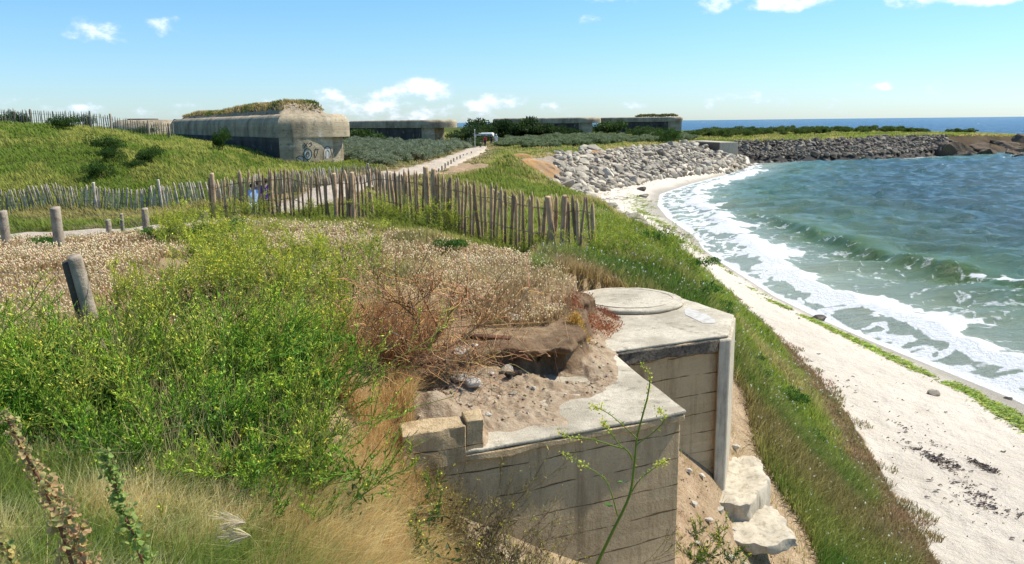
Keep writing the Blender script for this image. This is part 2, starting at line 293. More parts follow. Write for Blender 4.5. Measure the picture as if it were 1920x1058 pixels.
for x, y, z in [(0, 0, 6.35), (-3, 0, 6.35), (-1.9, 2.8, 6.3), (-6, 3, 6.5), (-.8, 2.8, 5.95), (0, 1.5, 5.9), (-.2, 2.8, 5.3), (.5, 3.5, 4.35), (1.5, 2, 4.0), (3, 3, 3.2), (1.2, 5, 3.6), (2, 5.8, 3.35), (-.9, 4.2, 5.7), (-.7, 5.15, 5.25), (.1, 5.1, 4.45), (.6, 5.3, 4.05),
                (-1.4, 5, 6.05), (-3, 5.5, 6.35), (-5.5, 6, 6.45), (-1.2, 6.6, 6.0), (-2.5, 8, 6.3), (-5.3, 9.5, 6.32), (-8, 12, 6.12), (-6.2, 11.3, 6.22), (-9, 14.5, 5.8), (-4, 13, 5.95), (-1, 8, 6.0), (.2, 8.5, 6.02), (.7, 9.8, 6.0), (1.6, 11.9, 5.65), (-1, 12, 5.95),
                (2.5, 6.3, 3.2), (2.6, 7.8, 3.35), (2.75, 8.9, 3.45), (3.1, 9.4, 3.6), (2.95, 10.3, 4.15), (3.0, 11.2, 4.7), (3.3, 13, 5.0), (2.5, 12.2, 5.35), (0, 12.8, 5.8), (-9, 17, 5.35), (-12, 15, 5.62), (-16, 14, 5.75), (3.6, 17, 5.3), (3.2, 21, 5.0),
                (-8, 22, 4.9), (-12, 22, 4.75), (-3, 24, 5.0), (1, 26, 4.9), (3, 32, 4.7), (-14, 28, 4.4), (-10, 33, 4.45), (-22, 26, 4.45), (-35, 25, 4.7), (-60, 20, 6), (-18, 38.5, 4.0), (-24, 38, 3.95), (-13.5, 39.5, 4.3), (-40, 38, 4.2),
                (-9, 42, 4.75), (-4, 40, 4.6), (1, 42, 4.4), (-7.5, 60, 4.45), (-2, 57, 4.3), (1, 50, 4.3), (-6, 77, 4.4), (-4, 100, 4.4), (-1, 72, 4.3), (3, 94, 4.3), (11, 114, 4.3), (22, 127, 4.2), (35, 150, 4.1), (43, 166, 3.9), (60, 168, 4.0), (80, 185, 4.2), (110, 195, 4.0), (150, 200, 3.3), (75, 205, 4.6), (55, 210, 4.6), (90, 210, 4.6), (125, 212, 3.6),
                (-11, 61, 4.8), (-16, 57, 5.1), (-14, 52, 5.1), (-12, 47, 4.8), (-3, 140, 4.4), (-20, 140, 4.6), (0, 200, 4.6), (-40, 200, 5.5), (30, 260, 4.5), (55, 300, 4.2), (0, 600, 4), (-600, 900, 5), (-300, 200, 6), (-150, 80, 8), (-120, 0, 7), (-40, -60, 6.5), (0, -60, 6), (-2000, 600, 6), (-2000, 0, 6), (128, 200, 3.2), (140, 206, 2.6)]:
    PC.append((x, y, z))
for px, py, Y in [(0, 362, 40.5), (0, 300, 49), (0, 232, 63), (100, 340, 42), (100, 290, 50), (100, 236, 64), (200, 356, 42), (200, 300, 49), (200, 243, 64), (300, 325, 45), (300, 290, 51), (320, 262, 64), (400, 320, 47), (400, 290, 53), (410, 277, 62), (480, 296, 58), (450, 320, 50), (520, 312, 57),
                  (400, 420, 19.2), (500, 412, 19.4), (640, 408, 19), (720, 412, 18.2), (800, 425, 17.4), (860, 442, 16.6), (960, 466, 15.7), (1050, 492, 14.9), (1120, 496, 14.3), (-150, 236, 63), (-150, 300, 49), (-150, 360, 40), (-600, 240, 60), (-600, 330, 45)]: pY(px, py, Y)
PC += [(-30, 78, 6.4), (-45, 80, 7.2), (-70, 100, 7.4), (-29, 70, 6.9), (-24, 70, 6.1), (-36, 92, 6.8)]
PC = np.array(PC); 
def warp(x, y): d = np.hypot(x, y + 4) + 6; return np.stack([x / d * 2.2, np.log(d) * 1.0], -1)
_w = warp(PC[:, 0], PC[:, 1]); _D = np.linalg.norm(_w[:, None] - _w[None], axis=-1)
_A = _D + np.eye(len(PC)) * -1e-3; _M = np.zeros((len(PC) + 3,) * 2); _M[:len(PC), :len(PC)] = _A; _M[:len(PC), len(PC)] = 1; _M[:len(PC), len(PC) + 1:] = _w; _M[len(PC), :len(PC)] = 1; _M[len(PC) + 1:, :len(PC)] = _w.T
_s = np.linalg.solve(_M, np.concatenate([PC[:, 2], [0, 0, 0]]))
def plateau(x, y):
    sh = x.shape; x = x.ravel(); y = y.ravel(); out = np.zeros(len(x)); W_ = warp(x, y)
    for i in range(0, len(x), 20000):
        p = W_[i:i + 20000]; out[i:i + 20000] = np.linalg.norm(p[:, None] - _w[None], axis=-1) @ _s[:len(PC)] + _s[len(PC)] + p @ _s[len(PC) + 1:]
    return np.clip(out, 2, 9).reshape(sh)
def slopew(x, y): return np.interp(y, [0, 14, 24, 45, 60, 85, 100, 150, 170], [3.2, 4.2, 5.2, 6.5, 7.0, 8.5, 11, 12, 10])
def height(x, y, detail=True):
    x = np.asarray(x, float); y = np.asarray(y, float)
    r = np.hypot(x, y)
    jag = (fbm(x / 3 + 5, y / 3, 3, 3) - .5) * np.clip(r * .05, .5, 2.5)
    dT = sdist(x, y, TOE); dW = sdist(x, y, WAT); P = plateau(x, y)
    dTj = dT + jag
    beach = np.where(dW > 0, 1.25 * dW / np.maximum(dW + np.maximum(-dT, 0), .3), np.maximum(.16 * dW, -3.5))
    beach = np.where(dT > 0, 1.25 * np.clip(dW / .6, 0, 1), beach)
    sl = slopew(x, y); t = np.clip(dTj / sl, 0, 1); ss = 0.55 * t + .45 * smooth(t)
    h = beach + (P - beach) * np.where(dTj > 0, ss, 0)
    if detail:
        lf = np.clip(dTj / 1.0, 0, 1); h = h + lf * ((fbm(x / 1.3, y / 1.3, 5, 4) - .5) * .16 * np.clip(r / 8, .5, 3))
        h = h + (1 - lf) * smooth((dW - .8) / 2.5) * ((fbm(x / .9, y / .9, 9, 3) - .5) * .13 + (r < 60) * (vnoise(x / .33, y / .26, 8) - .5) * .07)
    return h
SLAB = [(2.78, 9.81), (2.45, 8.85), (1.04, 8.25), (1.45, 6.43), (-.23, 5.68), (-.75, 5.5), (-.95, 7.0), (-.2, 9.2), (.8, 10.9), (1.25, 11.3), (1.8, 11.35), (2.3, 10.9)]
PATH = [(-60, 24), (-30, 26), (-22, 26.6), (-13.7, 27.6), (-11.8, 29.5), (-10, 33), (-9, 40), (-8.2, 50), (-7.0, 61.4), (-5.95, 77), (-5.0, 93), (-4.6, 106), (-5.2, 125), (-7, 150)]
def colof(hexs): # sRGB hex -> linear
    c = np.array([int(hexs[i:i + 2], 16) for i in (0, 2, 4)]) / 255.; return np.where(c <= .04045, c / 12.92, ((c + .055) / 1.055) ** 2.4)
# picture-free classification of the ground, all in plan coordinates
def zones(x, y):
    dT = sdist(x, y, TOE); dP = polydist(x, y, PATH); r = np.hypot(x, y)
    return dT, dP, r
# polar grid of the ground
nth, nr = 1100, 760
th = np.linspace(R(-80), R(80), nth); rr = 2.0 * (6000 / 2.0) ** (np.linspace(0, 1, nr) ** 1.15)
TH, RR = np.meshgrid(th, rr); GX = np.sin(TH) * RR; GY = np.cos(TH) * RR - 4.0
GZ = height(GX, GY); dT, dP, r_ = zones(GX, GY); dW = sdist(GX, GY, WAT)
sdslab = sdist(GX, GY, SLAB)
GZ = np.where(sdslab > 0, np.minimum(GZ, 5.44 - np.clip(sdslab * 1.0, 0, .5)), GZ)
GZ = np.where(dP < 2.2, GZ - .05, GZ)
c_soil = np.array([.25, .18, .11]); c_sand = np.array([.68, .61, .51]); c_grass = np.array([.10, .125, .03]); c_tan = np.array([.40, .30, .18])
Cg = np.zeros(GX.shape + (3,)); n1 = fbm(GX / 2.5, GY / 2.5, 21, 5); n2 = fbm(GX / 12, GY / 12, 31, 4)
Cg[:] = c_grass * 1.0
# trampled ground near the camera and round the path is dry and sandy
k = smooth((24 - r_) / 4) * smooth((dT - 2.8) / 1.5); Cg += (c_tan - Cg) * k[..., None]
k = smooth((2.6 + 2.0 * (n1 - .5) * 4 - dP) / 1.0) * .9; Cg += (np.array([.42, .33, .21]) - Cg) * k[..., None]
k = inpoly(GX, GY, [(-5, 2.8), (-.9, 2.8), (-1.0, 5.2), (-2.0, 6.2), (-5.5, 6.0)]) * smooth((n1 - .3) / .1) * .8; Cg += (np.array([.15, .125, .06]) - Cg) * k[..., None]  # shade in the gaps of the near thicket painted into the ground colour
k = inpoly(GX, GY, [(-5.4, 52), (-1.2, 50), (.2, 56), (-1.8, 72), (-4.6, 74)]) * smooth((n1 - .3) / .1); Cg += (np.array([.45, .33, .22]) - Cg) * k[..., None]
k = smooth((3.4 - np.hypot(GX - 3.0, (GY - 8.6) * .8)) / .9) * smooth((GX - 1.2) / .3) * (.75 + .5 * (n1 - .5)); Cg += (np.array([.50, .37, .25]) - Cg) * np.clip(k, 0, 1)[..., None]
k = smooth((2.2 - np.hypot(GX - .3, GY - 3.9)) / .8); Cg += (np.array([.5, .42, .31]) - Cg) * k[..., None]
k = ((dT < slopew(GX, GY)) & (dT > 0) & (GY > 52) & (GY < 140)); Cg = np.where(k[..., None], np.array([.36, .31, .25]) * (.8 + .5 * n1[..., None]), Cg)
k = ((dT < slopew(GX, GY)) & (dT > 0) & (GY >= 140)); Cg = np.where(k[..., None], np.where((GX > 94)[..., None], np.array([.11, .085, .055]) * (.5 + n1[..., None]), np.array([.09, .085, .08])), Cg)
Cg *= (.75 + .5 * n1)[..., None]
Cg += (np.array([.17, .13, .07]) - Cg) * (smooth((1.6 - dT) / .8) * (GY < 46) * (dT > 0) * (GY > -5))[..., None]
wet = smooth((.50 - GZ + .25 * (n1 - .5)) / .45); Cs = c_sand * (1.06 - .22 * n1)[..., None]
Cs = Cs * (1 - wet[..., None]) + np.array([.37, .34, .285]) * wet[..., None]
Cs = np.where(((GX > 44) & (GY > 140))[..., None], np.array([.07, .065, .06]), Cs)
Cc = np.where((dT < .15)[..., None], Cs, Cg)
idx = np.arange(nr * nth).reshape(nr, nth); Q = np.stack([idx[:-1, :-1], idx[:-1, 1:], idx[1:, 1:], idx[1:, :-1]], -1).reshape(-1, 4)[:, ::-1]
jagf = (dT + (fbm(GX / .5, GY / .5, 77, 3) - .5) * .5).ravel()
fb = jagf[Q].mean(1) < .15
def split(name, m, q):
    u, inv = np.unique(q, return_inverse=True); o = mk(name, np.stack([GX.ravel()[u], GY.ravel()[u], GZ.ravel()[u]], 1), None, inv.reshape(-1, 4), Cc.reshape(-1, 3)[u], m, None, True)
    return tag(o, kind='structure')
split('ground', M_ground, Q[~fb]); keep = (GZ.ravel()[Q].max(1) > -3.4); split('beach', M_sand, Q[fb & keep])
def hz(x, y): return height(np.array([float(x)]), np.array([float(y)]))[0]
# path sheet
def ribbon(pts, wdt, step, lift, name, m, col):
    p = [Vector(q) for q in pts]; out = []
    for a, b in zip(p[:-1], p[1:]):
        k = max(1, int((b - a).length / step))
        for i in range(k): out.append(a.lerp(b, i / k))
    out.append(p[-1]); o = np.array([[v.x, v.y] for v in out]); t = unit(np.gradient(o, axis=0)); nrm = np.stack([-t[:, 1], t[:, 0]], 1); K = 9
    V = []; 
    ed = (vnoise(np.arange(len(o)) * .5, 0 * np.arange(len(o)), 4) - .5) * .8
    for j in range(K):
        s = (j / (K - 1) - .5) * (wdt + (abs(j - 4) == 4) * ed); V.append(o + nrm * s[:, None] if hasattr(s, '__len__') else o + nrm * s)
    V = np.stack(V, 1); z = height(V[..., 0], V[..., 1]) ; cr = lift - (np.abs(np.arange(K) - 4) == 4) * (lift + .08)
    V3 = np.concatenate([V, (z + cr[None])[..., None]], -1); n = len(o); idx = np.arange(n * K).reshape(n, K)
    return mk(name, V3.reshape(-1, 3), None, np.stack([idx[:-1, :-1], idx[1:, :-1], idx[1:, 1:], idx[:-1, 1:]], -1).reshape(-1, 4), np.tile(col, (n * K, 1)), m, None, True)
tag(ribbon(PATH, 3.0, .8, .06, 'path', M_sand, np.array([.50, .43, .34])), kind='structure')
# ------------------------------------------------------------------ sea
nth, nr = 900, 1200
th = np.linspace(R(-6), R(75), nth); rr = 10 * (60000 / 10) ** (np.linspace(0, 1, nr) ** 1.9)
TH, RR = np.meshgrid(th, rr); SX = np.sin(TH) * RR; SY = np.cos(TH) * RR
dw = -sdist(SX, SY, WAT)      # metres out from the waterline
SZ = np.zeros_like(SX); rg = np.random.default_rng(3)
amp_d = smooth(dw / 14) * .9 + .1
inbay = smooth((dw) / 4)
for i in range(46):
    lam = 1.3 * (14 / 1.3) ** rg.random(); a = R(200 + rg.normal() * 22); kx, ky = math.sin(a) * 2 * np.pi / lam, math.cos(a) * 2 * np.pi / lam
    px_ = .0 if i else 0; ph = rg.random() * 6.28; A = .0098 * lam ** .95 * (rg.random() + .5)
    fade = np.clip(1.6 - RR * .0016 / lam * 2.5, 0, 1)
    s = np.sin(SX * kx + SY * ky + ph + 1.5 * fbm(SX / 25, SY / 25, 50 + i % 3, 2)); SZ += A * (1 - np.abs(s)) * 1.5 * amp_d * fade
SZ -= .12 * amp_d
def bandpos(d0, wob, seed, sc_=9): return d0 + wob * (fbm(SY / sc_ + .3 * SX / sc_, 0 * SX, seed, 3) - .5)
crs = bandpos(0, 2.4, 61, 14) + np.interp(SY, [15, 25, 35, 42, 55, 70], [14, 12, 9.6, 7.6, 6.4, 6.0]); cramp = smooth((SY - 14) / 10) * smooth((75 - SY) / 25) * smooth((SX - 10) / 5); u_ = dw - crs
SZ += .40 * cramp * np.exp(-np.where(u_ < 0, u_ / .55, u_ / 1.7) ** 2) * (.5 + 1.0 * fbm(SY / 7, SX * 0, 63, 2))
brk = bandpos(2.4, 2.2, 65, 7); brk = brk + 1.2 * smooth((SY - 55) / 15) ; u2 = dw - brk; bamp = smooth((dw + .5) / 1.5) * smooth((135 - SY) / 20)
SZ += .3 * bamp * np.exp(-(u2 / 1.0) ** 2) * (.4 + fbm(SY / 1.5, SX / 1.5, 66, 3))
SZ += .03
# foam
ln = fbm(SX / 1.6, SY / 1.6, 70, 3); ln2 = fbm(SX / .7, SY / .7, 75, 2); ridge = 1 - np.abs(2 * fbm(SX / 1.1 + 2 * ln, SY / 1.1, 80, 3) - 1)
band = np.exp(-(np.where(u2 < 0, u2 / .9, u2 / 1.5)) ** 2)
foam = smooth((band * 1.2 + (ln - .5) * 2.2 + (ln2 - .5) * 1.0 - .45) / .5) * bamp * smooth(band / .10)
swash = smooth((brk + 1 - dw) / 1.5) * smooth((150 - SY) / 15); foam = np.maximum(foam, swash * (.16 + .78 * smooth((ridge - .80) / .14) + .25 * (ln - .3)))
foam = np.maximum(foam, smooth((.5 + .9 * (ln - .5) - dw) / .35) * (dw > -.6) * .95)
foam = np.maximum(foam, smooth((ridge - .86) / .1) * smooth((crs + 1.5 - dw) / 2) * .45 * (dw > 0) * bamp)
capm = cramp * np.exp(-((u_ - .15) / .45) ** 2) * smooth((fbm(SY / 5, SX * 0, 91, 2) - .42 - .35 * smooth((SY - 35) / 8)) / .06) * smooth((ln2 - .3) / .2); foam = np.maximum(foam, capm)
# surf under the groyne and round the outer point
g = smooth((2.0 + 5 * (ln - .5) - dw) / 1.5) * smooth((SY - 140) / 10); foam = np.maximum(foam, g * smooth((ln2 - .25) / .3))
g = smooth((34 - dw) / 20) * smooth((SX - 70) / 20) * smooth((SY - 205) / 10) * smooth((fbm(SX / 14, SY / 3, 95, 3) - .45) / .1); foam = np.maximum(foam, g)
# scattered whitecaps
wc = fbm(TH * 75, np.log(RR) * 95, 97, 3, .45); foam = np.maximum(foam, smooth((wc - .87) / .02) * smooth((fbm(TH * 9, np.log(RR) * 9, 98, 2) - .5) / .1) * (dw > 14) * .9)
d1 = smooth(dw / 11)[..., None]; d2 = smooth((dw - 5) / 19)[..., None]; d3 = smooth((RR - 170) / 350)[..., None]
Cw = np.array([.31, .35, .26]) * (1 - d1) + np.array([.07, .15, .085]) * d1
Cw = Cw * (1 - d2) + np.array([.010, .064, .078]) * d2; Cw = Cw * (1 - d3) + np.array([.005, .035, .075]) * d3
Cw = Cw * (.72 + .6 * fbm(SX / 9, SY / 5, 99, 4))[..., None]
crf = (cramp * np.exp(-((u_ + .1) / 1.3) ** 2))[..., None]; Cw = Cw * (1 - crf) + np.array([.055, .13, .03]) * crf
idx = np.arange(nr * nth).reshape(nr, nth); Q = np.stack([idx[:-1, :-1], idx[:-1, 1:], idx[1:, 1:], idx[1:, :-1]], -1).reshape(-1, 4)[:, ::-1]
print('SZ', SZ.max(), SX.ravel()[SZ.argmax()], SY.ravel()[SZ.argmax()], dw.ravel()[SZ.argmax()])
kp = (dw.ravel()[Q].max(1) > -1.2); Q = Q[kp]; u, inv = np.unique(Q, return_inverse=True)
foamz = np.clip(foam, 0, 1); SZ += foamz * .04 * (dw > .5) + foamz * (ln2 - .5) * .14 * smooth((dw - 1.2) / 1)
SZ = np.minimum(SZ, .03 + np.clip(dw - .3, 0, 9) * .22)
CC = Cw.reshape(-1, 3)[u]
sea = mk('sea', np.stack([SX, SY, SZ], -1).reshape(-1, 3)[u], None, inv.reshape(-1, 4), CC, None, None, True)
fa = sea.data.attributes.new('foam', 'FLOAT', 'POINT'); fa.data.foreach_set('value', foamz.ravel()[u].astype(np.float32))
m = bpy.data.materials.new('sea_water'); m.use_nodes = True; t = m.node_tree; b = t.nodes['Principled BSDF']; o_ = t.nodes['Material Output']
vc = N(t, 'ShaderNodeVertexColor', layer_name='Col'); fo = N(t, 'ShaderNodeAttribute', attribute_name='foam'); co = N(t, 'ShaderNodeTexCoord').outputs['Object']
b.inputs['Roughness'].default_value = .24; b.inputs['IOR'].default_value = 1.33
mp = N(t, 'ShaderNodeMapping', inp={'Scale': (.40, 1.25, 1)}); mp.inputs['Rotation'].default_value = (0, 0, R(-12)); LK(t, co, mp.inputs[0])
a1 = N(t, 'ShaderNodeTexNoise', inp={'Scale': 1.5, 'Detail': 8, 'Roughness': .70}); LK(t, mp.outputs[0], a1.inputs['Vector'])
a2 = N(t, 'ShaderNodeTexNoise', inp={'Scale': .12, 'Detail': 5, 'Roughness': .6}); LK(t, mp.outputs[0], a2.inputs['Vector'])
bp = N(t, 'ShaderNodeBump', inp={'Strength': 1.0, 'Distance': .34}); LK(t, a1.outputs['Fac'], bp.inputs['Height'])
bp2 = N(t, 'ShaderNodeBump', inp={'Strength': .45, 'Distance': 1.0}); LK(t, a2.outputs['Fac'], bp2.inputs['Height']); LK(t, bp.outputs[0], bp2.inputs['Normal']); LK(t, bp2.outputs[0], b.inputs['Normal'])
LK(t, vc.outputs[0], b.inputs['Base Color'])
a3 = N(t, 'ShaderNodeTexNoise', inp={'Scale': 5, 'Detail': 6, 'Roughness': .7}); LK(t, co, a3.inputs['Vector'])
ff = math_node(t, 'ADD', fo.outputs['Fac'], math_node(t, 'MULTIPLY', math_node(t, 'SUBTRACT', a3.outputs['Fac'], .5), .9)); mf = N(t, 'ShaderNodeMapRange', interpolation_type='SMOOTHSTEP', inp={1: .30, 2: .62}); LK(t, ff, mf.inputs[0])
mff = math_node(t, 'MULTIPLY', mf.outputs[0], math_node(t, 'GREATER_THAN', fo.outputs['Fac'], .04))
df = N(t, 'ShaderNodeBsdfPrincipled', inp={'Base Color': (.66, .68, .69, 1), 'Roughness': .9}); b3 = N(t, 'ShaderNodeBump', inp={'Strength': .9, 'Distance': .15}); LK(t, a3.outputs['Fac'], b3.inputs['Height']); LK(t, b3.outputs[0], df.inputs['Normal'])
ms = N(t, 'ShaderNodeMixShader'); LK(t, mff, ms.inputs[0]); LK(t, b.outputs[0], ms.inputs[1]); LK(t, df.outputs[0], ms.inputs[2]); LK(t, ms.outputs[0], o_.inputs[0])
sea.data.materials.append(m); tag(sea, kind='structure')
# ------------------------------------------------------------------ foreground bunker ruin
def prism(poly, z0, z1, S=None, col=(.5, .5, .5), sub=0.0):
    S = S or Soup(); n = len(poly); V = [(x, y, z0) for x, y in poly] + [(x, y, z1) for x, y in poly]
    me = bpy.data.meshes.new('t'); me.from_pydata(V, [], [list(range(n))[::-1], list(range(n, 2 * n))] + [[i, (i + 1) % n, n + (i + 1) % n, n + i] for i in range(n)]); return me
import bmesh
def bm_obj(name, me, m, parent=None, bevel=0.0, seg=2, sub=0, jit=0.0, seed=0, tri=False):
    bm = bmesh.new(); bm.from_mesh(me); bmesh.ops.recalc_face_normals(bm, faces=bm.faces)
    if bevel: bmesh.ops.bevel(bm, geom=[e for e in bm.edges if e.calc_face_angle(0) > .5], offset=bevel, segments=seg, affect='EDGES', profile=.5)
    if sub:
        bmesh.ops.triangulate(bm, faces=[f for f in bm.faces if len(f.verts) > 4])
        for _ in range(sub): bmesh.ops.subdivide_edges(bm, edges=[e for e in bm.edges if e.calc_length() > .07], cuts=1, use_grid_fill=True)
    if jit:
        for v in bm.verts:
            p = v.co; k = np.array([p.x * 9 + p.z * 7]), np.array([p.y * 9 - p.z * 5])
            a = float(fbm(k[0], k[1], seed, 3)[0]) - .5; b_ = float(fbm(k[0] + 50, k[1] + 9, seed, 3)[0]) - .5; v.co += Vector((a, b_, (a + b_) * .5)) * jit
    if jit:
        for e in bm.edges: e.smooth = e.calc_face_angle(0) < .6
        for f_ in bm.faces: f_.smooth = True
    me2 = bpy.data.meshes.new(name); bm.to_mesh(me2); bm.free(); me2.materials.append(m)
    o = bpy.data.objects.new(name, me2); COL.objects.link(o)
    if parent: o.parent = parent
    return o
ruin = empty('bunker_ruin', (1.45, 6.43, 3.2), 0, 'half buried concrete bunker block with round turret ring in the foreground on the cliff edge', 'bunker')
def loc(poly, o=(1.45, 6.43)): return [(x - o[0], y - o[1]) for x, y in poly]
Z0 = -.35; ZT = 5.6 - 3.2
def inset(poly, d):
    c = np.array(poly); out = []
    n = len(c); A = sum(c[i][0] * c[(i + 1) % n][1] - c[(i + 1) % n][0] * c[i][1] for i in range(n))
    sgn = 1 if A > 0 else -1
    for i in range(n):
        e1 = c[i] - c[i - 1]; e2 = c[(i + 1) % n] - c[i]; n1_ = np.array([-e1[1], e1[0]]) / np.linalg.norm(e1) * sgn; n2_ = np.array([-e2[1], e2[0]]) / np.linalg.norm(e2) * sgn
        b_ = n1_ + n2_; b_ = b_ / np.dot(b_, b_) * 2 * d; out.append(tuple(c[i] + b_))
    return out
bm_obj('wall', prism(loc(inset(SLAB, .03)), Z0, ZT - .09), M_conc, ruin, .012, 1)
bm_obj('roof_slab_edge', prism(loc(inset(SLAB, -.005)), ZT - .092, ZT - .032), M_conc, ruin, .01, 1, sub=3, jit=.05)
bm_obj('roof_slab', prism(loc(inset(SLAB, -.004)), ZT - .03, ZT), M_conctop, ruin, .012, 2, sub=3, jit=.022, seed=3)
bm_obj('broken_lip', prism(loc([(1.06, 8.21), (2.33, 8.74), (2.33, 8.80), (1.06, 8.27)]), ZT - .17, ZT - .04), M_concdark, ruin, .01, 1, sub=3, jit=.07, seed=4)
# the pale corner pillar that faces the sea
PIL = [(2.80, 9.83), (2.475, 8.83), (2.36, 8.80), (2.40, 9.05), (2.62, 9.83)]
bm_obj('corner_pillar', prism(loc([(2.815, 9.84), (2.50, 8.86), (2.475, 8.80), (2.33, 8.755), (2.40, 9.2), (2.6, 9.8)]), Z0, ZT - .036), M_concpale, ruin, .02, 2)
ring = [(1.56 + .74 * math.cos(a), 10.58 + .74 * math.sin(a)) for a in np.linspace(0, 2 * math.pi, 64, endpoint=False)]
bm_obj('turret_ring', prism(loc(ring), ZT + .002, ZT + .055), M_conctop, ruin, .025, 3, sub=3, jit=.02)
ring = [(1.56 + .60 * math.cos(a), 10.58 + .60 * math.sin(a)) for a in np.linspace(0, 2 * math.pi, 64, endpoint=False)]
bm_obj('turret_lid', prism(loc(ring), ZT + .053, ZT + .062), M_conctop, ruin, .012, 2)
pt = [atz(a, b, 5.604)[:2] for a, b in [(1283, 580), (1288, 577), (1322, 588), (1341, 600), (1341, 606), (1318, 606), (1285, 590)]]
bm_obj('white_paint_patch', prism(loc(pt), ZT + .001, ZT + .005), M_whitep, ruin)
# broken left end standing higher than the slab
up = [(-.225, 5.69), (-.355, 5.636), (-.40, 5.83), (-.26, 5.89)]
bm_obj('broken_upstand', prism(loc(up), ZT - .07, ZT + .23), M_conc, ruin, .008, 1, sub=3, jit=.025, seed=5)
up = [(-.359, 5.634), (-.80, 5.45), (-.86, 5.72), (-.39, 5.84)]
bm_obj('broken_upstand', prism(loc(up), ZT - .10, ZT + .20), M_conc, ruin, .008, 1, sub=3, jit=.035, seed=8)
# ledge (lower course of the wall, left)
# rubble plates below the pillar
def block(name, pts, z0, z1, m, label, cat='slab', jit=.05, bev=.02, group=None, tilt=(0, 0)):
    c = np.mean(pts, 0); me = prism([(a - c[0], b_ - c[1]) for a, b_ in pts], 0, z1 - z0)
    o = bm_obj(name, me, m, None, bev, 2, 3, jit, seed=int(c[1] * 100) % 97); o.location = (c[0], c[1], z0); o.rotation_euler = (tilt[0], tilt[1], 0); return tag(o, label, cat, group)
block('footing_block', [(2.1, 8.5), (2.65, 8.45), (3.08, 9.0), (3.15, 9.65), (2.85, 9.95), (2.5, 9.2)], 3.2, 3.72, M_concpale, 'chunky broken concrete footing jutting out at the foot of the pale corner pillar', 'concrete block', .12, .02)
block('broken_slab', [atz(a, b_, 3.5)[:2] for a, b_ in [(1345, 1014), (1350, 962), (1400, 945), (1450, 950), (1497, 1002), (1440, 1020)]], 3.38, 3.50, M_concpale, 'flat cracked pale concrete plate lying on sand below the footing', 'slab', .09, .01, tilt=(R(2), R(3)))
def rock_mesh(seed, sub=2, cuts=9, flat=(1, .8, .6), rough=.10):
    rg = np.random.default_rng(seed); bm = bmesh.new(); bmesh.ops.create_icosphere(bm, subdivisions=sub, radius=1)
    V = np.array([v.co[:] for v in bm.verts])
    for _ in range(cuts):
        n = unit(rg.normal(size=3)); d = rg.uniform(.5, .82); k = V @ n - d; V = V - np.outer(np.maximum(k, 0), n)
    V = V * flat * (1 + rough * (fbm(V[:, 0] * 2 + V[:, 2] * 1.3 + 9, V[:, 1] * 2 - V[:, 2], seed, 3) - .5))[:, None]
    for v, c in zip(bm.verts, V): v.co = c
    me = bpy.data.meshes.new('boulder'); bm.to_mesh(me); bm.free(); return me
def rock(name, seed, p, s, m, label, cat='rock', group=None, rz=0, sub=3, rough=.25, flat=(1, .8, .6)):
    me = rock_mesh(seed, sub, 9, flat, rough); me.materials.append(m); o = bpy.data.objects.new(name, me); COL.objects.link(o)
    o.location = p; o.scale = (s,) * 3; o.rotation_euler = (0, 0, rz); return tag(o, label, cat, group)
rock('rubble_lump', 31, (2.28, 8.75, 3.62), .2, M_concpale, 'round grey lump of rubble between the bunker wall and the flat plate', 'rubble', rough=.6)
rock('rubble_lump', 33, (2.02, 8.1, 3.45), .17, M_stone, 'angular whitish stone lying low beside the front wall corner', 'rubble')
for i, (a, b_, s) in enumerate([(2.14, 8.55, .05), (2.3, 8.3, .06), (2.0, 8.75, .05), (1.95, 8.4, .045), (2.6, 7.8, .04), (2.05, 7.85, .05), (2.9, 9.9, .06), (3.2, 9.3, .07), (3.25, 9.0, .04), (3.0, 8.95, .05), (2.2, 8.95, .07), (2.45, 8.25, .035), (1.9, 7.9, .05), (3.1, 9.9, .04), (2.8, 10.2, .05), (2.4, 7.7, .05), (1.8, 7.3, .04), (2.2, 7.5, .06)]):
    rock('small_stone', 40 + i, (a, b_, hz(a, b_) + s * .5), s, M_stone, 'small pale stone on the sand beside the rubble plate', 'stone', 'small stones round the rubble plate')
# ---- soil lying on the slab, with an eroded bank
S_OUT = [atz(a, b_, 5.6)[:2] for a, b_ in [(905, 838), (912, 830), (908, 812), (930, 806), (962, 806), (985, 800), (1005, 796), (1020, 800), (1052, 795), (1050, 775), (1046, 758), (1075, 748), (1110, 746), (1142, 735), (1155, 718), (1160, 700), (1152, 685), (1158, 668), (1140, 650), (1142, 632), (1160, 612), (1155, 598), (1130, 585), (1095, 574), (1075, 555)]] + [(.2, 12.2), (-1.6, 11.5), (-2.2, 8.5), (-1.5, 6.2), (-.66, 5.66)]
BANK = [(-2.4, 6.0), (-1.0, 6.55), (-.62, 6.75), (-.4, 7.2), (-.12, 7.34), (.1, 7.3), (.3, 7.5), (.55, 7.5), (.72, 7.9), (.74, 8.3), (.86, 8.75), (.72, 9.1), (1.0, 9.6), (.7, 10.2), (.8, 11.0), (1.0, 11.6), (.6, 13), (-3, 13)]
nx, ny = 330, 560; gx, gy = np.meshgrid(np.linspace(-2.1, 1.5, nx), np.linspace(5.3, 11.8, ny)); jx = gx + (fbm(gx * 4, gy * 4, 13, 3) - .5) * .14; jy = gy + (fbm(gx * 4 + 40, gy * 4, 14, 3) - .5) * .14
di = sdist(jx, jy, S_OUT); db = sdist(jx, jy, BANK); nat = plateau(gx, gy)
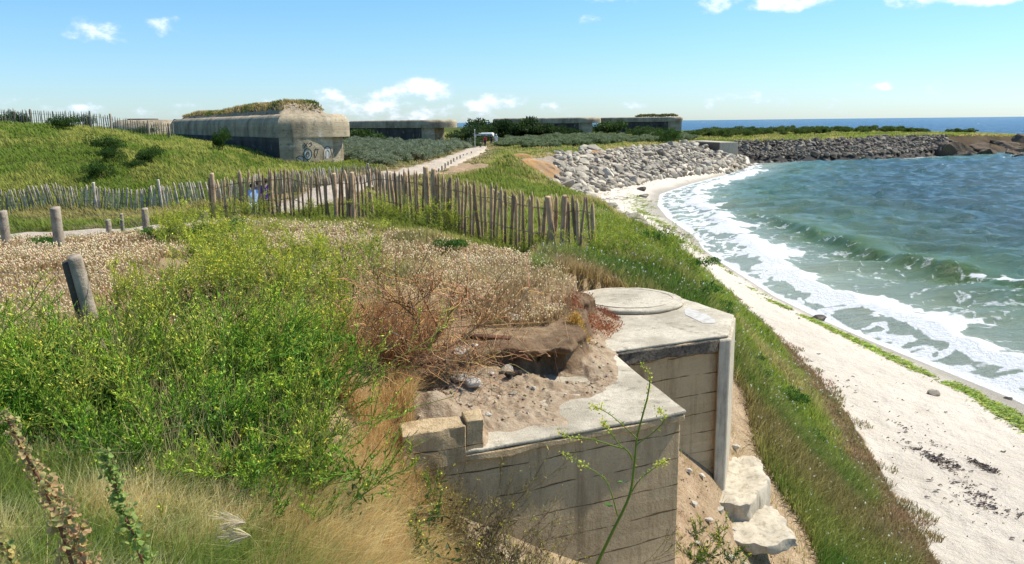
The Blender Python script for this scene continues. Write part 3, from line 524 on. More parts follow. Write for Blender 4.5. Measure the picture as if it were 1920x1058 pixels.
shelf = 5.6 + np.clip(di * .22, -.05, .10) + (fbm(gx * 5, gy * 5, 15, 5) - .5) * .10 * smooth(di / .15) + (vnoise(gx * 22, gy * 22, 16) - .5) * .03 * smooth(di / .1) + .05 * smooth((db + .5) / .5) * smooth(di / .1) + .24 * np.exp(-((gx + .62) / .36) ** 2 - ((gy - 6.0) / .26) ** 2) * smooth(di / .1)
top = np.maximum(nat, 5.92) + (fbm(gx * 3, gy * 3, 17, 5) - .5) * .12
bl = smooth(db / (.07 + .08 * fbm(gx * 2, gy * 2, 18, 2)) + .5); gz = shelf * (1 - bl) + top * bl
ok = (di > -.04)
hol = np.exp(-((gx - .42) / .34) ** 2 - ((gy - 7.35) / .25) ** 2); gz -= hol * .16 * (1 - bl)
ovh = smooth((gz - 5.78) / .12) * np.exp(-((db - .05) / .14) ** 2) * (.07 + .26 * np.exp(-((gx - .42) / .35) ** 2 - ((gy - 7.45) / .3) ** 2)); 
P3 = np.stack([gx + ovh * .2, gy - ovh, gz], -1)
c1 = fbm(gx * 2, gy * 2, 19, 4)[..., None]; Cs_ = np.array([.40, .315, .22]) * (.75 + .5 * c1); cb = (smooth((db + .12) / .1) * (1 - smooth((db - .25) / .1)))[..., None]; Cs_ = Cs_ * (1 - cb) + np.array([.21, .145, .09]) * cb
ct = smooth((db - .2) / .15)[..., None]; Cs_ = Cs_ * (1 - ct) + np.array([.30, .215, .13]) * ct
idx = np.arange(nx * ny).reshape(ny, nx); Q = np.stack([idx[:-1, :-1], idx[:-1, 1:], idx[1:, 1:], idx[1:, :-1]], -1).reshape(-1, 4); Q = Q[ok.ravel()[Q].all(1)]; u, inv = np.unique(Q, return_inverse=True)
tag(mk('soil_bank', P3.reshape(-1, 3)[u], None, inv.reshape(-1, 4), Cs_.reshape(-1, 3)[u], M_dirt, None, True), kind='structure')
ok_s = ok.copy(); gz_s = gz.copy()
def soilz(x, y):
    i = int(np.clip((y - 5.3) / 6.5 * (ny - 1), 0, ny - 1)); j = int(np.clip((x + 2.1) / 3.6 * (nx - 1), 0, nx - 1)); return gz_s[i, j]
k = 0
for px, py, s in [(880, 600, .0)] * 0 + [(965, 636, .075), (892, 690, .045), (920, 708, .04), (962, 730, .045), (1000, 719, .03), (890, 728, .1), (935, 742, .03), (1100, 648, .03), (1108, 632, .025), (1130, 675, .025), (990, 760, .02), (950, 700, .09), (870, 700, .1), (1060, 720, .02), (915, 770, .035), (860, 720, .09)]:
    x, y, _ = atz(px, py, 5.72); k += 1
    rock('small_stone', 60 + k, (x, y, soilz(x, y) + s * .25), s, M_stone if k % 4 else M_conctop, 'pale stone lying in the bare soil on top of the bunker block', 'stone', 'stones in the bare soil on the bunker', rz=k, flat=(1, .8, .5))
for px, py, s in [(955, 712, .06), (972, 705, .05), (1070, 690, .03), (1020, 700, .025)]:
    x, y, _ = atz(px, py, 5.72); k += 1; rock('soil_clod', 60 + k, (x, y, soilz(x, y) + s * .4), s, M_cliff, 'dark crumbly clod fallen from the eroded soil bank', 'clod', 'dark clods below the soil bank', rough=.7)
# rusty girder stub sticking out of the bank
g = empty('rusty_girder', atz(912, 642, 5.9), R(-14), 'rusty iron girder sticking out of the soil bank under the dead shrub', 'girder')
for nm, lo, hi in (('upper_flange', (-.24, -.05, .05), (.24, .05, .065)), ('lower_flange', (-.24, -.05, -.06), (.24, .05, -.045)), ('web', (-.235, -.006, -.044), (.235, .006, .049))):
    s = Soup(); s.box(lo, hi); bm_ = s.build(nm, M_rust, g)
# ------------------------------------------------------------------ wood: pickets, posts
WOODC = np.array([.42, .355, .27])
def picket_soup(S, p, h, w_, lean, col, seed):
    rg = np.random.default_rng(seed); K = 6; n = 6
    for side in (0,):
        V = []
        bend = rg.normal(size=2) * .02 * h; ph = rg.random() * 3
        for i in range(K):
            t = i / (K - 1); t = [0, .25, .5, .75, .92, 1][i]; r = w_ / 2 * (1 if i < 4 else (.85 if i == 4 else .2)) * (1 + rg.normal() * .09)
            cx = p[0] + lean[0] * t * h + bend[0] * math.sin(t * 3 + ph); cy = p[1] + lean[1] * t * h + bend[1] * math.sin(t * 2 + ph)
            for k in range(n):
                a = ph + 2 * math.pi * k / n; V.append((cx + r * math.cos(a), cy + r * math.sin(a) * .75, p[2] + t * h))
        q = [[i * n + k, i * n + (k + 1) % n, (i + 1) * n + (k + 1) % n, (i + 1) * n + k] for i in range(K - 1) for k in range(n)]
        tp = [[(K - 1) * n, (K - 1) * n + k, (K - 1) * n + k + 1] for k in range(1, n - 1)]
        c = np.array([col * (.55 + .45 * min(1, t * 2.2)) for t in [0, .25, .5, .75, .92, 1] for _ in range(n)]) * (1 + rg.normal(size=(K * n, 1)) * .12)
        S.add(V, np.array(tp), np.array(q), np.clip(c, .02, .9))
def along(pts, step):
    out = []; p = [np.array(q, float) for q in pts]; acc = 0
    for a, b_ in zip(p[:-1], p[1:]):
        L = np.linalg.norm(b_ - a); t = acc
        while t < L: out.append((a + (b_ - a) * t / L, (b_ - a) / L)); t += step * RNG.uniform(.85, 1.17)
        acc = t - L
    return out
def fence(name, pts, step, h, w_, posts, label, col=WOODC, zf=None, leanv=.02, post_r=.05, maxp=100, leanb=0, wires=(.78, .38)):
    base = pts[0]; root = empty(name, (base[0], base[1], hz(*base)), 0, label, 'fence'); zf = zf or hz; items = along(pts, step); rest = Soup(); tops = []
    order = sorted(range(len(items)), key=lambda i: np.hypot(*items[i][0])); near = set(order[:maxp])
    for i, (p, d) in enumerate(items):
        z = zf(p[0], p[1]) - .04; hh = h * RNG.uniform(.93, 1.05); le = RNG.normal(size=2) * leanv + d * leanb * math.sin(i * .11)
        c = col * RNG.uniform(.55, 1.25); S = Soup() if i in near else rest
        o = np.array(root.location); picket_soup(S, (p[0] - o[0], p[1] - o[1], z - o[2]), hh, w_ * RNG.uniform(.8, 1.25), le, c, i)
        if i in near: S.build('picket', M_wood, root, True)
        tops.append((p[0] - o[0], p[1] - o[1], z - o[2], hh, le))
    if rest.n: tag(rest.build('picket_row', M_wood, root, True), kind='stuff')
    for f in wires:
        for dd in (0.02, -.02):
            P = np.array([[(x + le[0] * hh * f, y + le[1] * hh * f + dd, z + h * f + RNG.normal() * .008) for x, y, z, hh, le in tops]]); S = Soup(); tubes(S, P, np.full(P.shape[:2], .004 if len(tops) < 90 else .006), (.12, .1, .08)); S.build('wire', M_wire, root)
    for q in posts:
        x, y, r, hh = q[:4]; S = Soup(); o = np.array(root.location); log(S, (x - o[0], y - o[1], zf(x, y) - .1 - o[2]), hh + .1, r, q[4] if len(q) > 4 else (0, 0), col * 1.12, int(x * 10) & 255); S.build('post', M_wood, root, True)
    return root
def log(S, p, h, r, lean, col, seed, n=14):
    rg = np.random.default_rng(seed); K = 5; V = []
    for i in range(K):
        t = [0, .4, .8, .985, 1][i]; rr_ = r * (1.03 - .06 * t) * (.93 if i == 4 else 1)
        for k in range(n):
            a = 2 * math.pi * k / n; q = rr_ * (1 + .04 * math.sin(3 * a + seed)); V.append((p[0] + lean[0] * t * h + q * math.cos(a), p[1] + lean[1] * t * h + q * math.sin(a), p[2] + t * h + (.012 * math.sin(a) if i > 2 else 0)))
    V.append((p[0] + lean[0] * h, p[1] + lean[1] * h, p[2] + h)); c = np.tile(np.asarray(col), (len(V), 1)) * (1 + rg.normal(size=(len(V), 1)) * .06)
    S.add(V, np.array([[(K - 1) * n + k, (K - 1) * n + (k + 1) % n, K * n] for k in range(n)]), np.array([[i * n + k, i * n + (k + 1) % n, (i + 1) * n + (k + 1) % n, (i + 1) * n + k] for i in range(K - 1) for k in range(n)]), np.clip(c, 0, .9))
FF = []
def gpt(px, py, Y): p = atY(px, py, Y); return (p[0], p[1])
FF = [gpt(398, 415, 19.2), gpt(500, 410, 19.4), gpt(640, 400, 19.0), gpt(720, 400, 18.2), gpt(800, 400, 17.4), gpt(860, 430, 16.6), gpt(960, 450, 15.7), gpt(1050, 480, 14.9), gpt(1120, 480, 14.3)]
fence('picket_fence', FF, .112, 1.22, .062, [(FF[0][0] + .1, FF[0][1] - .05, .055, 1.25), (*gpt(630, 400, 18.9), .05, 1.15), (*gpt(663, 400, 18.7), .05, 1.18), (*gpt(803, 400, 17.25), .06, 1.27, (-.02, 0)), (*gpt(815, 400, 17.2), .05, 1.25), (*gpt(1040, 480, 14.85), .06, 1.16, (-.10, 0)), (*gpt(1052, 480, 14.8), .05, 1.2, (.05, 0))],
      'grey brown chestnut picket fence with pointed tops crossing the middle of the dune', np.array([.45, .315, .19]), leanb=.03)
LFN = [(-27, 36.6), (-22, 37.6), (-19, 38), (-16.6, 38.2), (-15.2, 38.0), (-13.2, 39.5), (-11.5, 41.5), (-10.2, 42.3), (-9.2, 44)]
fence('picket_fence', LFN, .118, 1.15, .068, [(-19.6, 37.95, .07, 1.25), (-16.55, 38.15, .06, 1.35, (-.06, 0)), (-24, 37.2, .07, 1.2)], 'silvery picket fence at the foot of the green slope', np.array([.54, .47, .38]), leanb=.14, leanv=.04)
UP = [gpt(-80, 236, 64), gpt(50, 236, 64.5), gpt(120, 242, 64), gpt(200, 250, 64), gpt(270, 256, 64.5), gpt(330, 265, 65)]
fence('picket_fence', UP, .17, 1.25, .065, [(*gpt(60, 238, 64.5), .07, 1.3), (*gpt(172, 246, 64), .07, 1.3), (*gpt(210, 250, 64), .09, 1.35), (*gpt(280, 256, 64.5), .08, 1.3), (*gpt(318, 262, 65), .08, 1.1)], 'thin grey picket fence along the crest of the green slope', WOODC * .9)
BF = [gpt(642, 310, 46), gpt(690, 318, 44), gpt(735, 330, 40), gpt(770, 340, 36)]
fence('picket_fence', BF, .22, 1.0, .055, [(*gpt(690, 318, 44), .07, 1.1)], 'short brown picket fence beside the sandy path in front of the green shrubs', WOODC * .7)
def post(px, pyt, pyb, Y, r, label, lean=(0, 0), cat='post', name='wooden_post', ztop=None, group=None, deep=.25):
    a = atY(px, pyb, Y); b_ = atY(px, pyt, Y); z0 = min(a[2], hz(a[0], a[1])) - deep; h = b_[2] - z0; root = empty(name, (a[0], a[1], z0), 0, label, cat, group)
    S = Soup(); log(S, (0, 0, 0), h, r, lean, WOODC * .9, int(abs(px)) + 1); S.build('log', M_wood, root, True); return root, b_
PT = []
r0, t0 = post(196, 480, 605, 5.5, .048, 'leaning grey log post split down one side, beside the green thicket', (-.15, .0)); PT.append(t0)
S = Soup(); log(S, (-.065, .012, 0), 1.0, .038, (-.15, 0), WOODC * .25, 9); S.build('split_half', M_wood, r0, True)
r1, t1 = post(110, 389, 445, 11.3, .07, 'thick upright log post, tallest of the wire fence posts in the dry meadow'); PT.append(t1)
r2, t2 = post(11, 396, 445, 13.0, .068, 'weathered log post near the left picture edge in dry flowers'); PT.append(t2)
r3, t3 = post(275, 391, 432, 14.4, .06, 'grey log post by a low green weed between two stub stakes'); PT.append(t3)
for nm, A_, B_ in (('fence_wire', PT[2], PT[1]), ('fence_wire', PT[1], PT[3])):
    for dz in (-.06, -.24):
        a = np.array(A_) + [0, 0, dz]; b_ = np.array(B_) + [0, 0, dz]; tt = np.linspace(0, 1, 12)[:, None]; P = a * (1 - tt) + b_ * tt; P[:, 2] -= .06 * np.sin(tt[:, 0] * np.pi); S = Soup(); tubes(S, P[None], np.full((1, 12), .003), (.12, .1, .08))
        tag(S.build(nm, M_wire), 'sagging %s wire strung from the thick log post to the %s' % ('upper' if dz > -.1 else 'lower', 'post at the left edge' if B_ is PT[1] else 'post by the green weed'), 'wire')
a = np.array([-6.5, 6.0, 7.1]); b_ = np.array(PT[0]) + [0, 0, -.12]; tt = np.linspace(0, 1, 14)[:, None]; P = a * (1 - tt) + b_ * tt; P[:, 2] -= .05 * np.sin(tt[:, 0] * np.pi); S = Soup(); tubes(S, P[None], np.full((1, 14), .0025), (.14, .12, .09)); tag(S.build('fence_wire', M_wire), 'thin rusty wire reaching the leaning split log post', 'wire')
for px, pt_, pb, Y, lab in [(206, 412, 448, 17.5, 'thin dark stake standing nearest the camera before the pale path'), (229, 401, 418, 26, 'short dark stake at the far edge of the pale path'), (318, 415, 436, 19, 'thin stake right of the grey log post'), (384, 396, 412, 22, 'low stump beside the end of the picket fence')]:
    post(px, pt_, pb, Y, .06 if px != 384 else .09, lab, name='wooden_stake', cat='stake', deep=.15)
for i, (px, py, h) in enumerate([(818, 331, 12), (823, 327, 11), (829, 322, 11), (835, 317, 11), (840.5, 313, 10), (846, 309, 9), (851, 305.5, 9), (857, 302, 8), (863, 299, 8), (869, 296, 7), (876, 293, 6), (884, 290, 6)]):
    x, y, _ = atz(px, py, 4.35); post(px, py - h, py, y, .07, 'short dark bollard in the row along the right edge of the path', name='path_bollard', cat='bollard', group='bollards along the path', deep=.1)
# edging board of the steps down to the shore
S = Soup(); A_ = np.array(atz(920, 360, 4.75)); B_ = np.array(atz(1010, 402, 4.4)); 
for k in range(6):
    p = A_ + (B_ - A_) * k / 6; q = A_ + (B_ - A_) * (k + .98) / 6; d = q - p; M_ = Matrix.Translation(p) @ Vector(d).to_track_quat('X', 'Z').to_matrix().to_4x4(); S.box((0, -.04, -.5), (float(np.linalg.norm(d)), .04, .16), WOODC, M_)
tag(S.build('edging_board', M_wood), 'low grey timber edging running down behind the picket fence', 'board')
# ------------------------------------------------------------------ casemates
def rounded(poly, rad, seg=7):
    out = []; n = len(poly); P = [np.array(p, float) for p in poly]
    for i in range(n):
        r = rad[i] if hasattr(rad, '__len__') else rad
        if r <= 0: out.append(tuple(P[i])); continue
        a = unit(P[i - 1] - P[i]); b_ = unit(P[(i + 1) % n] - P[i]); ang = math.acos(np.clip(a @ b_, -1, 1)); t = min(r / math.tan(ang / 2), np.linalg.norm(P[i - 1] - P[i]) * .45, np.linalg.norm(P[(i + 1) % n] - P[i]) * .45)
        r = t * math.tan(ang / 2); c = P[i] + unit(a + b_) * r / math.sin(ang / 2); s = P[i] + a * t; e = P[i] + b_ * t
        a0 = math.atan2(*(s - c)[::-1]); a1 = math.atan2(*(e - c)[::-1]); da = (a1 - a0 + math.pi) % (2 * math.pi) - math.pi
        out += [(c[0] + r * math.cos(a0 + da * k / seg), c[1] + r * math.sin(a0 + da * k / seg)) for k in range(seg + 1)]
    return out
def roofmesh(name, poly, z0, z1, rad, m, parent, seg=7):
    """slab whose upper rim is rounded off"""
    rings = [(0, z0), (0, z1 - rad)] + [(rad * (1 - math.cos(t)), z1 - rad + rad * math.sin(t)) for t in np.linspace(.2, math.pi / 2, seg)]
    V = []; n = len(poly)
    for d, z in rings: V += [(x, y, z) for x, y in (inset(poly, d) if d else poly)]
    F = [[k * n + i, k * n + (i + 1) % n, (k + 1) * n + (i + 1) % n, (k + 1) * n + i] for k in range(len(rings) - 1) for i in range(n)]
    F += [list(range(n))[::-1], [(len(rings) - 1) * n + i for i in range(n)]]
    o = mk(name, V, F, None, None, m, parent); bm = bmesh.new(); bm.from_mesh(o.data); bmesh.ops.recalc_face_normals(bm, faces=bm.faces)
    for f in bm.faces: f.smooth = abs(f.normal.z) < .98 and f.calc_area() < 1e9 and len(f.verts) == 4
    for e in bm.edges: e.smooth = e.calc_face_angle(0) < .6
    bm.to_mesh(o.data); bm.free(); return o
def wallmesh(name, poly, z0, z1, m, parent, dark=None):
    n = len(poly); V = [(x, y, z0) for x, y in poly] + [(x, y, z1) for x, y in poly]; F = [[i, (i + 1) % n, n + (i + 1) % n, n + i] for i in range(n)] + [list(range(n, 2 * n))]
    o = mk(name, V, F, None, None, m, parent)
    if dark: 
        o.data.materials.append(M_bunkshade)
        for f in o.data.polygons: f.material_index = 1 if f.index in dark else 0
    bm = bmesh.new(); bm.from_mesh(o.data); bmesh.ops.recalc_face_normals(bm, faces=bm.faces)
    for e in bm.edges: e.smooth = e.calc_face_angle(0) < .5
    for f in bm.faces: f.smooth = len(f.verts) == 4
    bm.to_mesh(o.data); bm.free(); return o
# main casemate. local frame: u to the right along the lit end, v backwards along the long wall
BA = atY(526, 305, 60); Ux = unit(np.array([.88, .48])); Vx = unit(np.array([-22.5, 36.0]))
def B2(u, v): return (Ux[0] * u + Vx[0] * v, Ux[1] * u + Vx[1] * v)
b1 = empty('casemate_bunker', (BA[0], BA[1], 4.4), 0, 'big concrete gun casemate with grass roof and graffiti on its sunlit rounded end', 'bunker')
ZR0 = 7.05 - 4.4; ZR1 = 8.78 - 4.4
wl = [(0, 0), (.9, -.30), (2.0, -.30), (3.1, .0), (4.15, .45), (4.2, 1.6), (5.35, 1.7), (5.6, 2.2), (8, 14), (8, 44), (0, 44)]
wallmesh('wall', [B2(*p) for p in wl], -1, ZR0 - .002, M_bunk, b1)
o = wallmesh('long_wall', [B2(*p) for p in [(-.012, .06), (.25, .06), (.25, 43.9), (-.012, 43.9)]], -1, ZR0 - .01, M_bunkshade, b1)
rp = rounded([B2(*p) for p in [(-.03, -.03), (.9, -.325), (2.05, -.325), (4.1, .02), (5.75, .75), (6.0, 2.6), (8.3, 14), (8.3, 44.2), (-.03, 44.2)]], [.0, .8, .8, .6, .9, 1, 1, .3, .3], 4)
roofmesh('roof_slab', rp, ZR0, ZR1, .8, M_bunk, b1)
wallmesh('recess_wall', [B2(*p) for p in [(4.21, .9), (4.9, 1.25), (5.3, 1.55), (5.3, 1.69), (4.21, 1.59)]], -1, ZR0 - .012, M_bunk, b1)
# turf on the roof: a mound with sandy broken edge, and its grass
def mound(name, poly, zb, fn, m, parent, res=.5, edge=(.45, .38, .28), top=(.16, .17, .05), org=(0, 0)):
    P_ = np.array(poly); x0, y0 = P_.min(0); x1, y1 = P_.max(0); X, Y = np.meshgrid(np.arange(x0, x1 + res, res), np.arange(y0, y1 + res, res))
    d = sdist(X, Y, poly) + (fbm(X / 1.5, Y / 1.5, 44, 3) - .5) * .8; H_ = zb + smooth(d / .5) * .18 + fn(X, Y, d) * smooth((d - .1) / .8) - .05; ok = d > -.1
    C = np.where((d < .75 + .6 * (fbm(X, Y, 45, 2) - .5))[..., None], edge, top); i = np.arange(X.size).reshape(X.shape); Q = np.stack([i[:-1, :-1], i[:-1, 1:], i[1:, 1:], i[1:, :-1]], -1).reshape(-1, 4); Q = Q[ok.ravel()[Q].all(1)]; u_, v_ = np.unique(Q, return_inverse=True)
    o = mk(name, np.stack([X, Y, H_], -1).reshape(-1, 3)[u_], None, v_.reshape(-1, 4), C.reshape(-1, 3)[u_], m, parent, True); s = ok & (d > .35); return o, np.stack([X[s], Y[s], H_[s]], 1)
def uv(X, Y):
    M_ = np.linalg.inv(np.array([Ux, Vx]).T); return M_[0, 0] * X + M_[0, 1] * Y, M_[1, 0] * X + M_[1, 1] * Y
tp = [B2(*p) for p in [(.9, 2.6), (4.8, 3.2), (6.6, 12), (6.8, 42), (.9, 42)]]
def tf(X, Y, d): u_, v_ = uv(X, Y); return .30 + .30 * smooth((25 - v_) / 9) * smooth((v_ - .5) / 4) + .12 * np.exp(-((v_ - 5) / 2.2) ** 2) + .25 * (fbm(X / 3, Y / 3, 46, 3) - .5) + .1 * smooth((42 - v_) / 3)
o, pts = mound('turf_cap', tp, ZR1, tf, M_ground, b1, .22)
S = Soup(); q = pts[RNG.integers(0, len(pts), 26000)] + RNG.normal(size=(26000, 3)) * [.1, .1, .0]; g1 = fbm(q[:, 0] / 2.5, q[:, 1] / 2.5, 47, 3)
blades(S, q, rnd(26000, .12, .34), rnd(26000, .05, .09), RNG.normal(size=(26000, 2)) * .3 + [-.4, 0], mixc_((.13, .17, .035), (.42, .33, .14), smooth((g1 - .38) / .25)) * rnd((26000, 1), .7, 1.3)); S.build('roof_grass', M_dry, b1)
# graffiti: painted strokes on the sunlit end. world point on the wall below a direction of sight
segs = [(np.array(B2(*wl[i])) + BA[:2], np.array(B2(*wl[i + 1])) + BA[:2]) for i in range(0, 4)]
def onwall(px, py, off=.035):
    X, Y, Z = ray(px, py); best = None
    for a, b_ in segs + [(np.array(B2(4.21, .9)) + BA[:2], np.array(B2(5.3, 1.55)) + BA[:2])]:
        d = b_ - a; n_ = unit(np.array([d[1], -d[0]])); k = (a @ n_) / (X * n_[0] + Y * n_[1]); p = np.array([X * k, Y * k]); s = ((p - a) @ d) / (d @ d)
        if -.03 <= s <= 1.03 and (best is None or k < best[3]): best = (p[0] + n_[0] * off, p[1] + n_[1] * off, CH + Z * k, k)
    return None if best is None else best[:3]
def stroke(S, pp, r, col=(.5, .5, .5), closed=False):
    if closed: pp = pp + [pp[0]]
    P = [onwall(*q, off=.012) for q in pp]; P = [p for p in P if p]
    if len(P) > 1: P = np.array(P)[None] - np.array(b1.location); tubes(S, P, np.full(P.shape[:2], r), col, 4)
def fill(name, pp, m, off=.008):
    P = [onwall(*q, off=off) for q in pp]
    if all(P): mk(name, np.array(P) - np.array(b1.location), [list(range(len(P)))], None, None, m, b1)
def ell(cx, cy, rx, ry, n=16, a0=0, a1=2 * math.pi): return [(cx + rx * math.cos(a0 + (a1 - a0) * i / n), cy + ry * math.sin(a0 + (a1 - a0) * i / n)) for i in range(n)]
fill('graffiti_fill', ell(577, 289, 6, 9), M_bluep); fill('graffiti_fill', ell(614, 287, 6, 11), M_whitep); fill('graffiti_fill', ell(563, 299, 5, 5, 10), M_whitep, .006)
S = Soup()
for st, cl in [(ell(577, 289, 7.5, 10.5), 1), (ell(577, 290, 3, 5, 10), 1), ([(567, 293), (562, 292), (556, 296), (555, 300), (561, 303), (564, 307), (569, 303), (570, 296)], 1), ([(559, 297), (564, 299), (566, 303)], 0), ([(576, 300), (581, 306), (583, 313), (588, 311), (588, 304), (584, 301)], 0),
               ([(591, 279), (597, 280), (594, 290), (591, 296), (589, 288)], 1), ([(570, 268), (577, 276)], 0), ([(577, 268), (570, 277)], 0), ([(579, 270), (583, 267), (585, 272), (580, 275)], 0), ([(606, 300), (606, 285), (609, 277), (614, 274), (619, 278), (621, 287), (620, 295)], 0), ([(611, 296), (611, 284), (614, 281), (617, 285), (617, 296)], 0), ([(623, 296), (624, 286), (627, 283), (629, 286), (629, 294)], 0), ([(606, 305), (612, 308), (620, 306), (627, 300)], 0), ([(584, 309), (594, 312), (604, 309)], 0)]:
    stroke(S, st, .022, closed=bool(cl))
S.build('graffiti_lines', M_black, b1)
S = Soup()
for st in [[(636, 280), (646, 280)], [(636, 284), (646, 283)], [(641, 277), (641, 297)], [(637, 288), (645, 291)], [(645, 278), (645, 296)], [(637, 295), (646, 295)]]: stroke(S, st, .02)
S.build('graffiti_lines', M_redp, b1)
S = Soup()
for st in [[(340, 238), (348, 240), (346, 234)], [(352, 234), (352, 241), (358, 241)], [(362, 236), (371, 236), (366, 241)], [(430, 240), (442, 233)], [(458, 233), (459, 243)]]:
    pass
# other casemates further along the coast
def casemate(label, A, u, v, W_, L_, z0, zr0, zr1, rr_, cut=2.2, turf=None):
    u = unit(np.array(u, float)); v = unit(np.array(v, float)); f = lambda a, b_: tuple(u * a + v * b_)
    root = empty('casemate_bunker', (A[0], A[1], z0), 0, label, 'bunker'); wallmesh('wall', rounded([f(0, 0), f(W_ - cut, 0), f(W_ - cut, cut * .8), f(W_, cut), f(W_, L_), f(0, L_)], [1.2, 0, 0, .4, .5, .5], 4), -1, zr0 - z0 - .01, M_bunk, root)
    wallmesh('long_wall', [f(-.04, 1.5), f(.3, 1.5), f(.3, L_ - .6), f(-.04, L_ - .6)], -1, zr0 - z0 - .02, M_bunkshade, root)
    roofmesh('roof_slab', rounded([f(-.4, -.4), f(W_ + .4, -.4), f(W_ + .4, L_ + .3), f(-.4, L_ + .3)], 1.6, 5), zr0 - z0, zr1 - z0, rr_, M_bunk, root)
    if turf:
        o, pts = mound('turf_cap', [f(.8, .8), f(W_ - .5, .8), f(W_ - .5, L_ * turf), f(.8, L_ * turf)], zr1 - z0, lambda X, Y, d: .8 * smooth(d / 2), M_ground, root, .5); S = Soup(); n = 3000; q = pts[RNG.integers(0, len(pts), n)] + RNG.normal(size=(n, 3)) * [.2, .2, 0]
        blades(S, q, rnd(n, .2, .5), rnd(n, .15, .25), RNG.normal(size=(n, 2)) * .3, cj((.26, .24, .09), n)); S.build('roof_grass', M_dry, root)
    return root
def gp(px, Y): p = atY(px, 240, Y); return (p[0], p[1])
casemate('second casemate with shade-darkened stained side and pale rounded end, behind grey green shrubs', gp(800, 124), (.95, .3), (-.62, .78), 5.2, 26, 4.4, 7.3, 8.5, .5, 4.0)
c3 = casemate('third casemate with ivy grown dark side and overhanging rounded roof end', gp(1096, 186), (.93, .35), (-.82, .57), 5.2, 27, 4.4, 7.6, 8.9, .6, 3.2)
casemate('farthest casemate with a grassy hump on its roof at the sea edge', gp(1262, 225), (.95, .3), (-.80, .6), 3.6, 24, 4.4, 7.7, 9.0, .6, 1.0, .55)
# low dome on the left behind the main bunker
S = Soup(); D_ = empty('concrete_dome', (*gp(275, 150), 7.2), 0, 'low sandy concrete dome on the skyline left of the big casemate', 'bunker')
roofmesh('dome', [(6.5 * math.cos(a), 6.5 * math.sin(a)) for a in np.linspace(0, 2 * math.pi, 40, endpoint=False)], -1.2, 1.9, 2.4, M_bunk, D_); roofmesh('hatch_rim', [(2.6 * math.cos(a) - .5, 2.6 * math.sin(a)) for a in np.linspace(0, 2 * math.pi, 24, endpoint=False)], 1.9, 2.15, .1, M_concdark, D_)
# slipway block in the revetment
w_ = empty('sea_wall_block', (*atz(1362, 302, 1.0)[:2], .8), R(10), 'tall plain concrete retaining block between the pale and the dark boulders', 'wall')
px_, py_ = w_.location.x, w_.location.y
bm_obj('face', prism([(-1.3, 0), (2.0, 0), (2.2, 14), (-1.4, 14)], -.5, 3.4), M_concpale, w_, .05, 1); bm_obj('wing_wall', prism([(-1.35, .15), (-4.6, 5.5), (-4.6, 6.2), (-1.35, 1.2)], .6, 3.35), M_concdark, w_, .05, 1)
# white camper van half hidden by the shrubs
v_ = empty('camper_van', (*gp(901, 150), hz(*gp(901, 150)) - .55), R(-8), 'white camper van half hidden behind the shrubs near the second casemate', 'van')
bm_obj('body', prism([(-2.4, -1), (2.4, -1), (2.4, 1), (-2.4, 1)], .45, 2.15), M_white, v_, .25, 3)
for x in (-1.5, 1.5):
    for y in (-.98, .98): 
        S = Soup(); tubes(S, np.array([[(x, y - .1, .35), (x, y + .1, .35)]]), np.full((1, 2), .35), (.02, .02, .02), 16); wh = S.build('wheel', M_black, v_)
S = Soup(); S.box((-.6, -1.02, 1.35), (.5, -1.0, 1.65)); S.build('side_window', M_glass, v_)
sp_ = empty('sign_pole', (*gp(890, 112), hz(*gp(890, 112))), 0, 'thin pale pole rising beside the white camper van', 'pole')
S = Soup(); tubes(S, np.array([[(0, 0, 0), (0, 0, 2.6)]]), np.full((1, 2), .03), (.6, .6, .6), 8); S.build('pole', M_white, sp_); S = Soup(); S.box((-.07, -.05, 2.45), (.07, -.035, 2.6)); S.build('plate', M_white, sp_)
